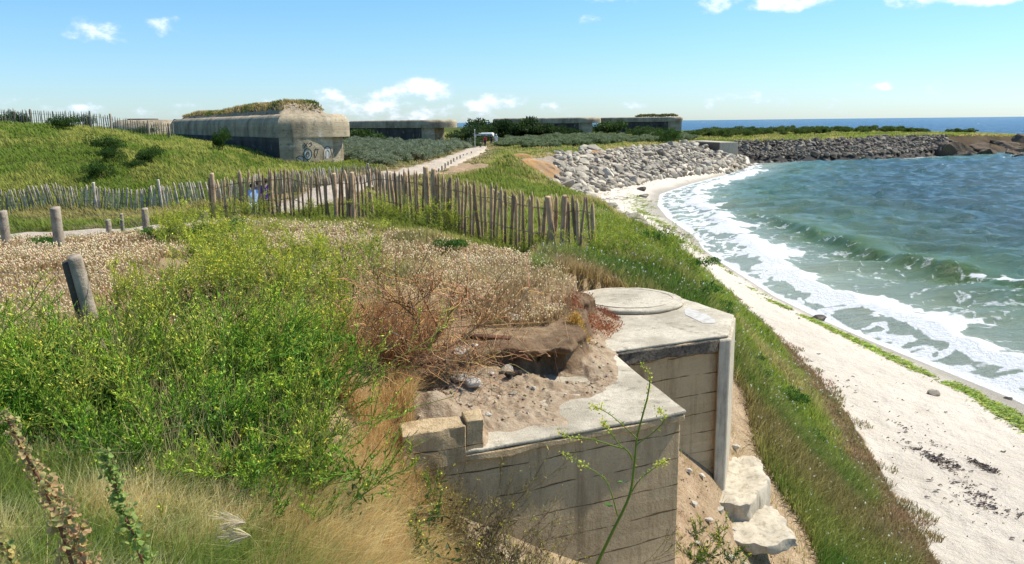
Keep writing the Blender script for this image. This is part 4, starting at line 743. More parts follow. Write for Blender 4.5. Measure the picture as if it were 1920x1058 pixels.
# ------------------------------------------------------------------ boulders of the sea wall
CLX, CLY = atz(985, 322, 3.2)[:2]
protos_w = [rock_mesh(100 + i, 2, 10, f, .12) for i, f in enumerate([(1, .7, .55), (1, .85, .6), (1, .6, .6), (.95, .8, .75), (1.1, .65, .45), (1, .75, .5)])]
protos_d = [p.copy() for p in protos_w]
for p in protos_w: p.materials.append(M_rockw)
for p in protos_d: p.materials.append(M_rockd)
def scatter_rocks(n, cond, size, protos, m, label, group, seed, bname='pale_boulder'):
    rg = np.random.default_rng(seed); pts = []; x0, x1, y0, y1 = cond[0]; X = rg.uniform(x0, x1, n * 30); Y = rg.uniform(y0, y1, n * 30); d = sdist(X, Y, TOE); ok = cond[1](X, Y, d); X = X[ok]; Y = Y[ok]; D = d[ok]
    Z = height(X, Y, False); cell = {}; out = []
    for x, y, z, dd in zip(X, Y, Z, D):
        s = size * rg.choice([.5, .7, .9, 1.1, 1.5], p=[.25, .25, .25, .17, .08]) * rg.uniform(.85, 1.15) * (1.15 if y < 95 else 1); k = (int(x / 1.2), int(y / 1.2)); 
        if any(math.hypot(x - a, y - b_) < (s + c) * .60 for i in (-1, 0, 1) for j in (-1, 0, 1) for a, b_, c in cell.get((k[0] + i, k[1] + j), ())): continue
        cell.setdefault(k, []).append((x, y, s)); out.append((x, y, z, s))
        if len(out) >= n: break
    out.sort(key=lambda p: math.hypot(p[0], p[1]) / p[3]); S = Soup()
    for i, (x, y, z, s) in enumerate(out):
        rot = Euler((rg.uniform(-.5, .5), rg.uniform(-.5, .5), rg.uniform(0, 6.28))); k = rg.integers(len(protos))
        if i < 300:
            o = bpy.data.objects.new(bname, protos[k]); COL.objects.link(o); o.location = (x, y, z + s * .22); o.rotation_euler = rot; o.scale = (s, s, s); tag(o, label, 'boulder', group)
        else:
            me = protos[k]; V = np.empty(len(me.vertices) * 3); me.vertices.foreach_get('co', V); V = V.reshape(-1, 3) @ np.array(rot.to_matrix()).T * s + [x, y, z + s * .22]
            F = np.empty(len(me.polygons) * 3, int); me.polygons.foreach_get('vertices', F); S.add(V, F.reshape(-1, 3), None)
    if S.n: 
        o = mk('boulder_heap', np.concatenate(S.V), np.concatenate(S.T), None, None, m); tag(o, kind='stuff')
    print(group, len(out))
scatter_rocks(2600, ((-6, 46, 46, 146), lambda X, Y, d: (d > -1.3) & (d < slopew(X, Y) * (.54 + .38 * smooth((Y - 80) / 25) + .25 * (fbm(X / 5, Y / 5, 200, 2) - .5))) & (Y > 52) & (Y < 148) & (X < 44) & (np.hypot(X - CLX, Y - CLY) > 3.4)), .70, protos_w, M_rockw, 'pale grey angular boulder in the heap below the grassy edge', 'pale boulders of the sea wall', 5)
scatter_rocks(2300, ((40, 98, 140, 190), lambda X, Y, d: (d > -1.8) & (d < slopew(X, Y) * .93) & (X > 44) & (Y > 148) & (X < 96 + 2 * (fbm(Y / 3, X, 3, 2)))), .68, protos_d, M_rockd, 'dark grey angular boulder in the sea wall of the point', 'dark boulders of the point', 6, 'dark_boulder')
# natural rock at the tip of the point
for i, (px, py, s) in enumerate([(1800, 284, 4.0), (1822, 276, 4.5), (1845, 280, 3.6), (1870, 276, 4.5), (1893, 278, 4.0), (1925, 276, 5), (1778, 282, 3.0), (1812, 290, 2.2), (1790, 270, 3.2), (1835, 268, 3), (1858, 288, 2.2), (1905, 288, 2.2), (1880, 265, 3.4), (1950, 268, 4), (1925, 292, 2)]):
    x, y, _ = atz(px, py + 8, .3); rock('rock_outcrop', 300 + i, (x, y + s * .4, .8), s, M_cliff, 'brown eroded rock at the tip of the point beyond the dark boulders', 'rock', 'brown rocks at the tip of the point', rz=i * .7, sub=4, rough=.5, flat=(1.1, .8, .62))
# clay faces eroded below the grass edge
def clayface(px, py, z, s, seed, label, rz):
    x, y, _ = atz(px, py, z); rock('clay_bank', seed, (x, y, z - s * .15), s, M_clay, label, 'clay bank', rz=rz, sub=4, rough=.5, flat=(1.25, .8, .62))
clayface(992, 320, 3.2, 3.0, 401, 'bare orange clay face under the grass edge above the pale boulders', .6); clayface(972, 306, 3.7, 2.0, 402, 'brown clay notch beneath the curling grass at the nearest cliff edge', .3); clayface(1112, 287, 3.9, 1.3, 403, 'small ochre clay scar halfway along the boulder slope', .4); clayface(1138, 283, 3.9, 1.0, 404, 'reddish clay patch right of the ochre scar on the boulder slope', .2)
# stones on the sand and in the swash
for i, (px, py, s, lab) in enumerate([(1537, 598, .30, 'wet dark stone, largest of those at the water edge'), (1583, 582, .18, 'small black stone standing in the shallow foam'), (1800, 656, .3, 'dark stone half covered by a breaking wave'), (1891, 744, .13, 'small brown stone beside the bright green seaweed'), (1752, 729, .22, 'flat grey stone half sunk in the dry sand'), (1203, 352, .7, 'low dark rock on the sand near the pale boulders'), (1208, 361, .6, 'black rock beside the green weed below the boulder slope'), (1130, 402, .6, 'grey boulder on the sand beyond the fence end'), (1150, 396, .4, 'smaller grey rock on the sand beyond the fence end')]):
    x, y, _ = atz(px, py, .15 if i in (0, 1, 2, 3) else .8); rock('beach_stone', 500 + i, (x, y, max(hz(x, y), -.05) + s * .2), s, M_rockd if i not in (4, 7, 8) else M_rockw, lab, 'stone', rz=i, flat=(1, .75, .5))
# ------------------------------------------------------------------ quick lookups on the ground grid
GNT, GNR = GZ.shape[1], GZ.shape[0]
def glook(A, x, y):
    r = np.hypot(x, y + 4.0); t = (np.log(np.maximum(r, 2.01) / 2.0) / math.log(3000)) ** (1 / 1.15) * (GNR - 1); a = (np.arctan2(x, y + 4.0) + R(80)) / R(160) * (GNT - 1)
    t = np.clip(t, 0, GNR - 1.01); a = np.clip(a, 0, GNT - 1.01); i = t.astype(int); j = a.astype(int); f = t - i; g = a - j
    return (A[i, j] * (1 - g) + A[i, j + 1] * g) * (1 - f) + (A[i + 1, j] * (1 - g) + A[i + 1, j + 1] * g) * f
def gh(x, y):
    z = glook(GZ, x, y); i = np.clip(((y - 5.3) / 6.5 * (ny - 1)).astype(int), 0, ny - 1); j = np.clip(((x + 2.1) / 3.6 * (nx - 1)).astype(int), 0, nx - 1)
    ins = (x > -2.1) & (x < 1.5) & (y > 5.3) & (y < 11.8) & ok_soil[i, j]; return np.where(ins, gz_soil[i, j], z)
ok_soil = ok_s; gz_soil = gz_s
def sample(n, r0, r1, a0, a1, p=1.0):
    """points whose density falls with distance"""
    t = rnd(n); r = r0 * (r1 / r0) ** t if p == 1 else (r0 ** p + (r1 ** p - r0 ** p) * t) ** (1 / p); a = R(1) * rnd(n, a0, a1); return r * np.sin(a), r * np.cos(a)
def pix(x, y): return proj(x, y, gh(x, y))
def grass(name, x, y, h, wd, cols, lean, mat_=None, puff=0, spread=.35, kind='stuff', parent=None, seg=None, pcol=(.72, .62, .48)):
    n = len(x); B = np.stack([x, y, gh(x, y) - .01], 1); hh = rnd(n, .55, 1.15) * h; S = Soup(); ln_ = RNG.normal(size=(n, 2)) * spread + np.asarray(lean)
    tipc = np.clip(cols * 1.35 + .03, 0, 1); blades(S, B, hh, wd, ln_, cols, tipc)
    if np.any(puff):
        k = RNG.random(n) < puff; T = B[k] + np.concatenate([ln_[k] * hh[k, None], (hh[k] * (1 - .35 * np.minimum(1, (ln_[k] ** 2).sum(1))))[:, None]], 1); m_ = len(T); rr_ = np.hypot(x[k], y[k]); s = np.clip(rnd(m_, .7, 1.2) * .0095, .0, 1) * np.clip(rr_ / 9, 1, 2.2)
        octa(S, T, s, s * 1.5, cj(pcol, m_, .15), np.concatenate([ln_[k], np.ones((m_, 1)) * .5], 1))
    o = S.build(name, mat_ or M_dry, parent); return tag(o, kind=kind) if kind else o
def slabfree(x, y): return sdist(x, y, SLAB) < -.05
# --- dry hare's-tail meadow
x, y = sample(330000, 4.2, 26, -50, 14, .35); px, py = pix(x, y)
ok_ = inpoly(px, py, [(-700, 425), (130, 440), (330, 440), (395, 425), (540, 425), (700, 430), (870, 455), (1045, 505), (1075, 545), (1070, 585), (1030, 612), (960, 615), (880, 615), (840, 600), (760, 620), (640, 700), (560, 760), (0, 800), (-700, 800)])
bare = fbm(x / 1.1, y / 1.1, 301, 3); thin_ = fbm(x / .8, y / .8, 309, 4); ok_ &= RNG.random(len(x)) < .25 + .75 * smooth((thin_ - .36) / .16); ok_ &= ~((px > 300) & (px < 440) & (py > 455) & (py < 515) & (bare > .42)); x, y, px, py = x[ok_], y[ok_], px[ok_], py[ok_]
g1 = fbm(x / 1.4, y / 1.4, 302, 4); g2 = fbm(x / .6, y / .6, 303, 3); c = mixc_((.60, .47, .24), (.44, .29, .14), smooth((g1 - .47) / .12) * .8); kk = smooth((g2 - .55) / .12) * smooth((px - 500) / 200); c = c * (1 - .7 * kk[:, None]) + np.array([.26, .27, .07]) * .7 * kk[:, None]
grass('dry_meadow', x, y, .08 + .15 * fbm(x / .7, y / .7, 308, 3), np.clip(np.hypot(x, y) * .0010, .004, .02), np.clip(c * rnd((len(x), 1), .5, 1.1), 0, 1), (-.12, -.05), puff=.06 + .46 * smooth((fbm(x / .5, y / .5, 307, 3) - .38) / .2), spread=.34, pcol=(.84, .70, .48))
print('meadow', len(x))
# --- rusty litter and straw round the dead shrub and down the side of the thicket
x, y = sample(230000, 2.2, 9, -32, 2, .5); px, py = pix(x, y)
ok_ = inpoly(px, py, [(560, 640), (640, 600), (740, 590), (800, 600), (850, 640), (800, 680), (830, 740), (815, 840), (850, 930), (880, 1300), (480, 1300), (470, 1000), (620, 900), (690, 820), (610, 720)]) & (sdist(x, y, SLAB) < .02); x, y, px, py = x[ok_], y[ok_], px[ok_], py[ok_]
t = smooth((760 - py) / 60) * smooth((px - 660) / 60); g1 = fbm(x / .4, y / .4, 305, 3); c = mixc_((.66, .46, .20), (.36, .16, .07), np.clip(t * .8 + (g1 - .6), 0, 1)); kk = (smooth((g1 - .52) / .1) * smooth((py - 900) / 60))[:, None]; c = c * (1 - kk * .5) + np.array([.22, .25, .05]) * kk * .5
grass('straw_grass', x, y, .30, np.full(len(x), .0042), np.clip(c * rnd((len(x), 1), .65, 1.3), 0, 1), (.25, -.25), puff=0, spread=.3); print('straw', len(x))
x, y = sample(22000, 2.4, 7.5, -50, -4, .7); px, py = pix(x, y); g1 = fbm(x / .7, y / .7, 341, 3); ok_ = inpoly(px, py, [(-300, 660), (300, 640), (620, 600), (720, 760), (600, 960), (-300, 960)]) & (g1 > .5); x, y = x[ok_], y[ok_]
grass('straw_in_thicket', x, y, .50, np.full(len(x), .0034), np.clip(np.array([.62, .50, .24]) * rnd((len(x), 1), .6, 1.3), 0, 1), (.1, -.1), spread=.3)
# --- bottom left grass, green and gold
x, y = sample(200000, 1.6, 5.2, -48, 8, .6); px, py = pix(x, y)
ok_ = inpoly(px, py, [(-900, 900), (0, 900), (500, 930), (700, 900), (860, 930), (1010, 1040), (1000, 1500), (-900, 1500)]); x, y, px, py = x[ok_], y[ok_], px[ok_], py[ok_]
g1 = fbm(x / .35, y / .35, 306, 4); thin = smooth((px - 620) / 150); kp_ = RNG.random(len(x)) > thin * .72; x, y, px, py, g1 = x[kp_], y[kp_], px[kp_], py[kp_], g1[kp_]
c = mixc_((.22, .29, .05), (.74, .60, .30), smooth((g1 - .40) / .2)); grass('long_grass', x, y, .30, np.full(len(x), .0042), np.clip(c * rnd((len(x), 1), .6, 1.4), 0, 1), (.3, -.15), puff=.0, spread=.35); print('long', len(x))
# --- seaward slope below and beside the bunker
x, y = sample(420000, 3.4, 34, 2, 60, .25); dt = glook(dT, x, y); px, py = pix(x, y)
ok_ = (dt > .05 + 1.1 * (fbm(x / .6, y / .6, 315, 3) - .5)) & (slabfree(x, y)) & ~((np.hypot(x - 2.7, (y - 9.2) * .7) < .85 + .5 * (fbm(x, y, 310, 2) - .5)) & (x > 1.3)) & ~((x < 2.9) & (y < 10.5)) & ~((x < 1.9) & (y < 11.9)) & ((x > 2.4) | (y > 11)) & (inpoly(px, py, [(1000, 500), (1060, 470), (2300, 300), (2300, 1800), (1350, 1800), (1330, 1090), (1470, 1040), (1500, 1000), (1425, 890), (1385, 700), (1385, 600)]) | (y > 11.3)); x, y, px, py, dt = x[ok_], y[ok_], px[ok_], py[ok_], dt[ok_]
jy_ = (fbm(x / .8, y / .8, 311, 4) - .5); edge = smooth((1.15 + 1.6 * jy_ - dt) / .5); g2 = fbm(x / 1.5, y / 1.2, 312, 4)
c = mixc_((.10, .18, .025), (.22, .25, .055), smooth((g2 - .42) / .15)); far = smooth((y - 12) / 4)[:, None]; c = c * (1 - far) + mixc_((.27, .34, .05), (.44, .38, .14), smooth((g2 - .5) / .12)) * far; brown = mixc_((.34, .22, .12), (.26, .22, .09), smooth((jy_ + .1) / .2)); c = c * (1 - edge[:, None]) + brown * edge[:, None]
mid = (smooth((y - 9.8) / 1.0) * smooth((12.8 - y) / 1.5) * smooth((g2 - .47) / .1))[:, None] * .6; c = c * (1 - mid) + np.array([.27, .19, .09]) * mid
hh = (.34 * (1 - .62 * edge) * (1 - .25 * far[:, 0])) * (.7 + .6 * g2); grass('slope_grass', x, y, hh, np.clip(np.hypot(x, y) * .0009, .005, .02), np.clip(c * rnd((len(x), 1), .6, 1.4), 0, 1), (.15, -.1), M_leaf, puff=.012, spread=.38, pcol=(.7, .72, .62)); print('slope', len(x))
x, y = sample(60000, 9.5, 16, -8, 14, 1); px, py = pix(x, y); ok_ = inpoly(px, py, [(1000, 470), (1130, 500), (1300, 560), (1250, 575), (1160, 548), (1075, 560), (1040, 600), (1000, 560)]) & (sdist(x, y, SLAB) < -.02); x, y = x[ok_], y[ok_]; g2 = fbm(x / .8, y / .8, 330, 3)
grass('ring_grass', x, y, .24, np.full(len(x), .010), np.clip(mixc_((.20, .25, .05), (.36, .26, .11), smooth((g2 - .45) / .12)) * rnd((len(x), 1), .6, 1.4), 0, 1), (0, 0), M_leaf, puff=.02); print('ring', len(x))
# --- grass beyond the meadow as far as the boulders, the green slope, the cliff top and the point
x, y = sample(760000, 13, 260, -50, 50, .22); dt = glook(dT, x, y); dp = polydist(x, y, PATH); px, py = pix(x, y); g2 = fbm(x / 5, y / 5, 320, 4); g3 = fbm(x / 1.2, y / 1.2, 321, 3)
sw = slopew(x, y)
ok_ = (dt > sw * np.where(y > 52, .86, .0)) & (dp > 1.75 + 1.2 * (g3 - .4)) & (px > -150) & (px < 2070) & ~(inpoly(px, py, [(-900, 430), (700, 432), (1060, 490), (1060, 1000), (-900, 1000)]) & (y < 22)) & ~inpoly(x, y, [(-5.4, 52), (-1.6, 50), (-.2, 56), (-2.0, 72), (-4.6, 74)]) & ~((y < 30) & (x > 1.8) & (px > 1060)) & ~((dp < 4.2) & (g3 > .52) & (y < 45))
x, y, dt, dp, px, py, g2, g3, sw = [q[ok_] for q in (x, y, dt, dp, px, py, g2, g3, sw)]
hill = inpoly(x, y, LFN + [(-9, 47), (-15.5, 57), (-19, 62), (-30, 90), (-120, 120), (-120, 30)]); hillk = hill.astype(float)
c = mixc_((.22, .27, .045), (.40, .34, .12), smooth((g2 - .48) / .14)); ch = mixc_((.19, .27, .035), (.37, .38, .08), smooth((fbm(x / 2.2 + y / 3, y / 6 - x / 5, 322, 4) - .44) / .14)); c = np.where(hill[:, None], ch, c)
ce = (smooth((sw + 5 - dt) / 3) * (y > 48) * smooth((g3 - .3) / .2))[:, None]; c = c * (1 - ce) + mixc_((.48, .40, .14), (.24, .31, .05), smooth((g2 - .42) / .1)) * ce
pe = smooth((4.0 - dp) / 2)[:, None] * .7; c = c * (1 - pe) + np.array([.36, .29, .16]) * pe
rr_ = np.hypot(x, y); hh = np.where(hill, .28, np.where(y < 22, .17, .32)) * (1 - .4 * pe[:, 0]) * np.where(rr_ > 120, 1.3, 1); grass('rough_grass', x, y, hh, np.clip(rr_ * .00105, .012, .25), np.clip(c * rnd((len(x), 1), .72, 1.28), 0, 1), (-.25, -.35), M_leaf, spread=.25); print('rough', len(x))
# ------------------------------------------------------------------ shrubs
def shrub_proto(name, seed, nleaf, lsz, col, col2, lobes=9, flat=.75, parts=('foliage', 'stem')):
    rg = np.random.default_rng(seed); root = empty(name); C_ = [(rg.normal() * .42, rg.normal() * .42, .35 + rg.random() * .45, rg.uniform(.3, .5)) for _ in range(lobes)]
    k = rg.integers(0, lobes, nleaf); c = np.array([q[:3] for q in C_])[k]; rad = np.array([q[3] for q in C_])[k]; d = unit(rg.normal(size=(nleaf, 3))); d[:, 2] = np.abs(d[:, 2]) * .9 - .15 * 0
    rj = rad * (rg.random(nleaf) ** .35) * (.85 + .35 * vnoise(d[:, 0] * 4 + k, d[:, 1] * 4, seed)); p = c + d * rj[:, None] * np.array([1, 1, flat]); p[:, 2] = np.maximum(p[:, 2], .02)
    cc = mixc_(col, col2, smooth(vnoise(p[:, 0] * 4, p[:, 1] * 4 + p[:, 2] * 3, seed + 1))) * (1 + rg.normal(size=(nleaf, 1)) * .2); S = Soup(); leaves(S, p, d + rg.normal(size=(nleaf, 3)) * .7, lsz * rg.uniform(.6, 1.3, nleaf), lsz * .5 * rg.uniform(.7, 1.2, nleaf), np.clip(cc, .005, 1)); S.build(parts[0], M_leaf, root)
    S = Soup(); b = np.zeros((14, 3)); b[:, :2] = rg.normal(size=(14, 2)) * .1; dd = rg.normal(size=(14, 3)) * .6; dd[:, 2] = 1; P = stems(b, dd, rg.uniform(.5, .9, 14), np.zeros((14, 3)), 4, .05); tubes(S, P, np.full(P.shape[:2], .018), (.12, .09, .06)); S.build(parts[1], M_wood, root); return root
def place_all(protos, items, group=None):
    """items (x, y, scale, label): the first few use the protos themselves"""
    used = [False] * len(protos)
    for i, (x, y, s, lab) in enumerate(items):
        k = i % len(protos); z = float(gh(np.array([x]), np.array([y]))[0]); sc_ = s if hasattr(s, '__len__') else (s, s, s * random.uniform(.85, 1.15))
        if used[k]: o = dup(protos[k], (x, y, z - .20 * sc_[2]), random.uniform(0, 6.28), sc_, lab)
        else: o = protos[k]; o.location = (x, y, z - .20 * sc_[2]); o.scale = sc_; o['label'] = lab; used[k] = True
        o['category'] = 'shrub'
        if group: o['group'] = group
def fill_region(poly, step, smin, smax, seed, lab):
    rg = np.random.default_rng(seed); P = np.array(poly); out = []
    for gx_ in np.arange(P[:, 0].min(), P[:, 0].max(), step):
        for gy_ in np.arange(P[:, 1].min(), P[:, 1].max(), step):
            x, y = gx_ + rg.normal() * step * .3, gy_ + rg.normal() * step * .3
            if inpoly(np.array(x), np.array(y), poly) and glook(dT, np.array([x]), np.array([y]))[0] > slopew(x, y) * .95: out.append((x, y, rg.uniform(smin, smax), lab))
    rg.shuffle(out); return [(float(a), float(b), float(c_), d) for a, b, c_, d in out]
pr = [shrub_proto('buckthorn_shrub', 600 + i, 2600, .115, (.14, .18, .10), (.30, .34, .22)) for i in range(3)]
place_all(pr, fill_region([(-14.5, 66), (-10, 63), (-8.9, 70), (-7.9, 85), (-6.6, 108), (-6, 118), (-22, 118), (-19, 92)], 1.75, 1.0, 1.45, 1, 'grey green wind shaped shrub in the thick hedge left of the sandy path'), 'grey green shrubs left of the path')
pr = [shrub_proto('buckthorn_shrub', 610 + i, 2200, .13, (.12, .165, .075), (.25, .30, .16)) for i in range(3)]
place_all(pr, fill_region([(-2.0, 112), (8, 119), (16, 130), (25, 141), (36, 152), (38, 172), (20, 178), (0, 165), (-2, 140)], 2.9, 1.0, 1.55, 2, 'grey green shrub on the flat land between the boulder slope and the casemates'), 'shrubs on the flat land behind the boulders')
pr = [shrub_proto('evergreen_bush', 620 + i, 2600, .12, (.022, .05, .015), (.05, .085, .02)) for i in range(3)]
ev = []
for i, (px, Y, s) in enumerate([(868, 150, 2.5), (880, 160, 3.0), (895, 158, 3.0), (912, 165, 3.1), (930, 165, 2.7), (945, 168, 3.3), (962, 168, 3.4), (975, 172, 3.2), (990, 172, 3.0), (1003, 172, 2.8), (1017, 172, 2.7), (1031, 172, 2.6), (1044, 175, 2.5), (1056, 178, 2.3), (1072, 180, 1.9), (920, 180, 3), (900, 180, 2.6)]): ev.append((*gp(px, Y), s * 1.32, 'dark evergreen bush in the thicket growing against the third casemate'))
place_all(pr, ev, 'dark evergreen bushes against the third casemate')
pr2 = [shrub_proto('ivy_bush', 630 + i, 2000, .12, (.03, .065, .015), (.07, .12, .025)) for i in range(2)]
place_all(pr2, [(*gp(886, 117), 1.5, 'low shrub where the sandy path disappears'), (*gp(896, 146), 1.7, 'shrub just before the white van, left one'), (*gp(914, 147), 1.6, 'shrub just before the white van, right one'), (*gp(668, 112), 3.0, 'tall dark ivy bush between the big casemate and the second casemate'), (*gp(1146, 195), 4.6, 'dark ivy column between the third and the farthest casemate'), (*gp(1188, 198), 2.6, 'ivy clump on the front of the farthest casemate, left one'), (*gp(1204, 198), 3.1, 'ivy clump on the front of the farthest casemate, middle one'), (*gp(1222, 200), 2.9, 'ivy clump on the front of the farthest casemate, right one'), (*gp(1200, 165), 2.4, 'dark round shrub before the farthest casemate')])
pr = [shrub_proto('point_shrub', 640 + i, 1800, .15, (.05, .095, .02), (.12, .17, .035)) for i in range(3)]
place_all(pr, fill_region([(46, 176), (58, 186), (78, 196), (100, 206), (112, 214), (136, 212), (88, 228), (50, 218), (40, 195)], 3.9, 1.0, 1.9, 3, 'green salt bush on the grassy point behind the dark boulders'), 'green bushes on the point')
hb = [shrub_proto('slope_bush', 650 + i, 3600, .09, (.022, .06, .01), (.06, .12, .018), 10, 1.25) for i in range(3)]
place_all(hb, [(*gp(112, 61), (1.35, 1, 1), 'small dark bush just below the crest fence on the green slope'), (*gp(192, 50.5), .95, 'dark green bush in the middle of the green slope, upper of a pair'), (*gp(205, 48.5), .75, 'dark green bush in the middle of the green slope, lower of a pair'), (*gp(268, 48), .95, 'dark green bush on the right part of the green slope'), (*gp(240, 46), .6, 'low pale green bush between the darker bushes of the slope'), (*gp(178, 44), .85, 'bush low on the green slope just above the picket fence'),
               (*gp(408, 57), (.75, .75, 1.5), 'upright bushy weed before the dark wall of the big casemate'), (*gp(272, 66), .9, 'green bush growing through the crest fence near its end'), (*gp(160, 66), .9, 'bush behind the crest fence right of its thin post'), (*gp(42, 67), 1.1, 'round bush on the skyline at the left end of the crest fence'), (*gp(-4, 69), 1.1, 'bush on the skyline cut by the left picture edge'), (*gp(1255, 137), 2.8, 'round dark grey green shrub standing at the cliff edge above the boulders')])
dk_ = [shrub_proto('leafy_weed', 670 + i, 1300, .15, (.025, .075, .012), (.07, .16, .02), 7) for i in range(2)]
place_all(dk_, [(*atz(px, py, 6.28)[:2], s, 'dark broad leaved weed low inside the green mustard thicket') for px, py, s in [(330, 830, .30), (430, 800, .32), (480, 860, .28), (240, 800, .28), (380, 900, .25)]], 'dark broad leaved weeds inside the thicket')
# leafy weeds on the near slope
lw = [shrub_proto('leafy_weed', 660 + i, 1500, .12, (.04, .12, .02), (.12, .22, .035), 6) for i in range(2)]
place_all(lw, [(*atz(1315, 560, 5.0)[:2], .42, 'dark leafy bush beside the turret ring on the slope'), (*atz(1345, 575, 4.7)[:2], .36, 'leafy bush just behind the white paint patch corner'), (*atz(1232, 490, 5.0)[:2], .5, 'bright leafy bush beyond the turret ring near the beach'), (*atz(1290, 520, 5.0)[:2], .4, 'leafy weed at the slope rim above the sand'), (*atz(1395, 640, 4.2)[:2], .28, 'leafy weed right of the pale corner pillar'), (*atz(1420, 690, 3.9)[:2], .32, 'leafy weed hanging over the brown path beside the pillar'), (*atz(1480, 700, 3.2)[:2], .36, 'leafy plant with dark flowers at the upper rim of the slope'), (*atz(1528, 800, 2.6)[:2], .30, 'bright leafy plant in the long grass near the beach'), (*atz(1200, 470, 5.1)[:2], .45, 'leafy bush beside the right end of the picket fence'), (*atz(850, 480, 5.8)[:2], .3, 'low green weed at the foot of the picket fence near its thick post'), (*atz(420, 440, 6)[:2], .5, 'dark leafy weed at the left end of the picket fence'), (*atz(380, 445, 6.1)[:2], .35, 'dark low weed left of the picket fence end'), (*atz(85, 440, 6.4)[:2], .3, 'small green weed left of the thick log post'), (*atz(290, 445, 6.2)[:2], .28, 'low green weed at the foot of the grey log post'), (*atz(1098, 500, 5.6)[:2], .3, 'dark weed at the foot of the last fence post')])
# ------------------------------------------------------------------ wild mustard: thin branching stems, pods, yellow flowers
def mustard_proto(name, seed, n0, H_, spread, green, tip, leafy=1.0, flower=.25, fine=1.0):
    global RNG; RNG = np.random.default_rng(seed); root = empty(name)
    S1, S2, S3 = Soup(), Soup(), Soup(); b = np.zeros((n0, 3)); b[:, :2] = RNG.normal(size=(n0, 2)) * .10 * spread; d = np.concatenate([RNG.normal(size=(n0, 2)) * .55 * spread, np.ones((n0, 1))], 1); L = rnd(n0, .6, 1.1) * H_
    P = stems(b, d, L, np.concatenate([RNG.normal(size=(n0, 2)) * .35, -rnd((n0, 1), 0, .15)], 1), 7, .025); c0 = cj(green, n0, .15); tubes(S1, P, np.linspace(.0034, .0016, 7)[None] * np.ones((n0, 1)) * fine, c0)
    def branch(P, per, lo, hi, lmin, lmax, r, K, c):
        n, K0, _ = P.shape; i = np.repeat(np.arange(n), per); t = rnd(n * per, lo, hi) * (K0 - 1.01); j = t.astype(int); f = (t - j)[:, None]; q = P[i, j] * (1 - f) + P[i, j + 1] * f; tg = unit(P[i, j + 1] - P[i, j]); d = tg + unit(RNG.normal(size=q.shape)) * .75; d[:, 2] += .15
        B_ = stems(q, d, rnd(len(q), lmin, lmax), np.concatenate([RNG.normal(size=(len(q), 2)) * .1, rnd((len(q), 1), 0, .35)], 1), K, .03); cc = np.clip(c[i] * 1.12, 0, 1); tubes(S1, B_, np.full(B_.shape[:2], r * fine), cc); return B_, cc
    B1, c1_ = branch(P, 6, .25, .95, .16 * H_, .42 * H_, .0016, 5, c0); B2_, c2_ = branch(B1, 4, .2, .95, .06 * H_, .17 * H_, .0012, 3, c1_)
    tipm = lambda z: smooth((z / H_ - .35) / .5)[:, None]
    for B_, per, L0 in ((B1, int(9 * leafy), .035), (B2_, int(5 * leafy), .026)):   # pods and small leaves along the twigs
        n, K0, _ = B_.shape; i = np.repeat(np.arange(n), per); t = rnd(n * per, .1, 1) * (K0 - 1.01); j = t.astype(int); f = (t - j)[:, None]; q = B_[i, j] * (1 - f) + B_[i, j + 1] * f; d = unit(B_[i, j + 1] - B_[i, j]) + RNG.normal(size=q.shape) * .5
        m_ = tipm(q[:, 2]); leaves(S2, q, d, rnd(len(q), .5, 1.2) * L0, rnd(len(q), .17, .30) * L0, (cj(green, len(q), .25) * (1 - m_) + cj(tip, len(q), .2) * m_))
    n = n0 * 30; i = RNG.integers(0, n0, n); t = rnd(n, 0, .6) * 6; j = np.minimum(t.astype(int), 5); q = P[i, j] + RNG.normal(size=(n, 3)) * .05; q[:, 2] = np.abs(q[:, 2]); dk = np.asarray(green) * .55; leaves(S2, q, RNG.normal(size=(n, 3)) + [0, 0, .4], rnd(n, .03, .07), rnd(n, .010, .025), cj(dk, n, .25))
    T = B2_[RNG.random(len(B2_)) < flower][:, -1]; n = len(T) * 5; q = np.repeat(T, 5, 0) + RNG.normal(size=(n, 3)) * .008; leaves(S2, q, RNG.normal(size=(n, 3)) + [0, 0, .6], rnd(n, .008, .014), rnd(n, .007, .012), cj((.75, .68, .06), n, .12))
    S1.build('stems', M_stem, root); S2.build('foliage', M_stem, root)
    return root
def plant_all(protos, items, cat, group=None):
    used = set()
    for i, (x, y, s, lab) in enumerate(items):
        k = i % len(protos); z = float(gh(np.array([x]), np.array([y]))[0])
        if k in used: o = dup(protos[k], (x, y, z - .02), random.uniform(0, 6.28), s, lab)
        else: o = protos[k]; o.location = (x, y, z - .02); o.scale = (s,) * 3; o['label'] = lab; used.add(k)
        o['category'] = cat
        if group: o['group'] = group
GRN = (.15, .28, .03); TIP = (.60, .66, .07)
mp_ = [mustard_proto('wild_mustard', 700, 20, .66, 1.5, GRN, TIP, 1.0, .03, 1.35), mustard_proto('wild_mustard', 701, 26, .58, 1.5, (.09, .22, .02), (.36, .54, .05), 1.5, .03, 1.1), mustard_proto('wild_mustard', 702, 16, .70, 1.4, (.20, .26, .04), (.62, .60, .08), .8, .10, 1.4), mustard_proto('wild_mustard', 703, 22, .55, 1.6, (.14, .28, .03), (.48, .62, .06), 1.4, .02, 1.25)]
def gpz(px, py, z=6.3): return atz(px, py, z)[:2]
its = []
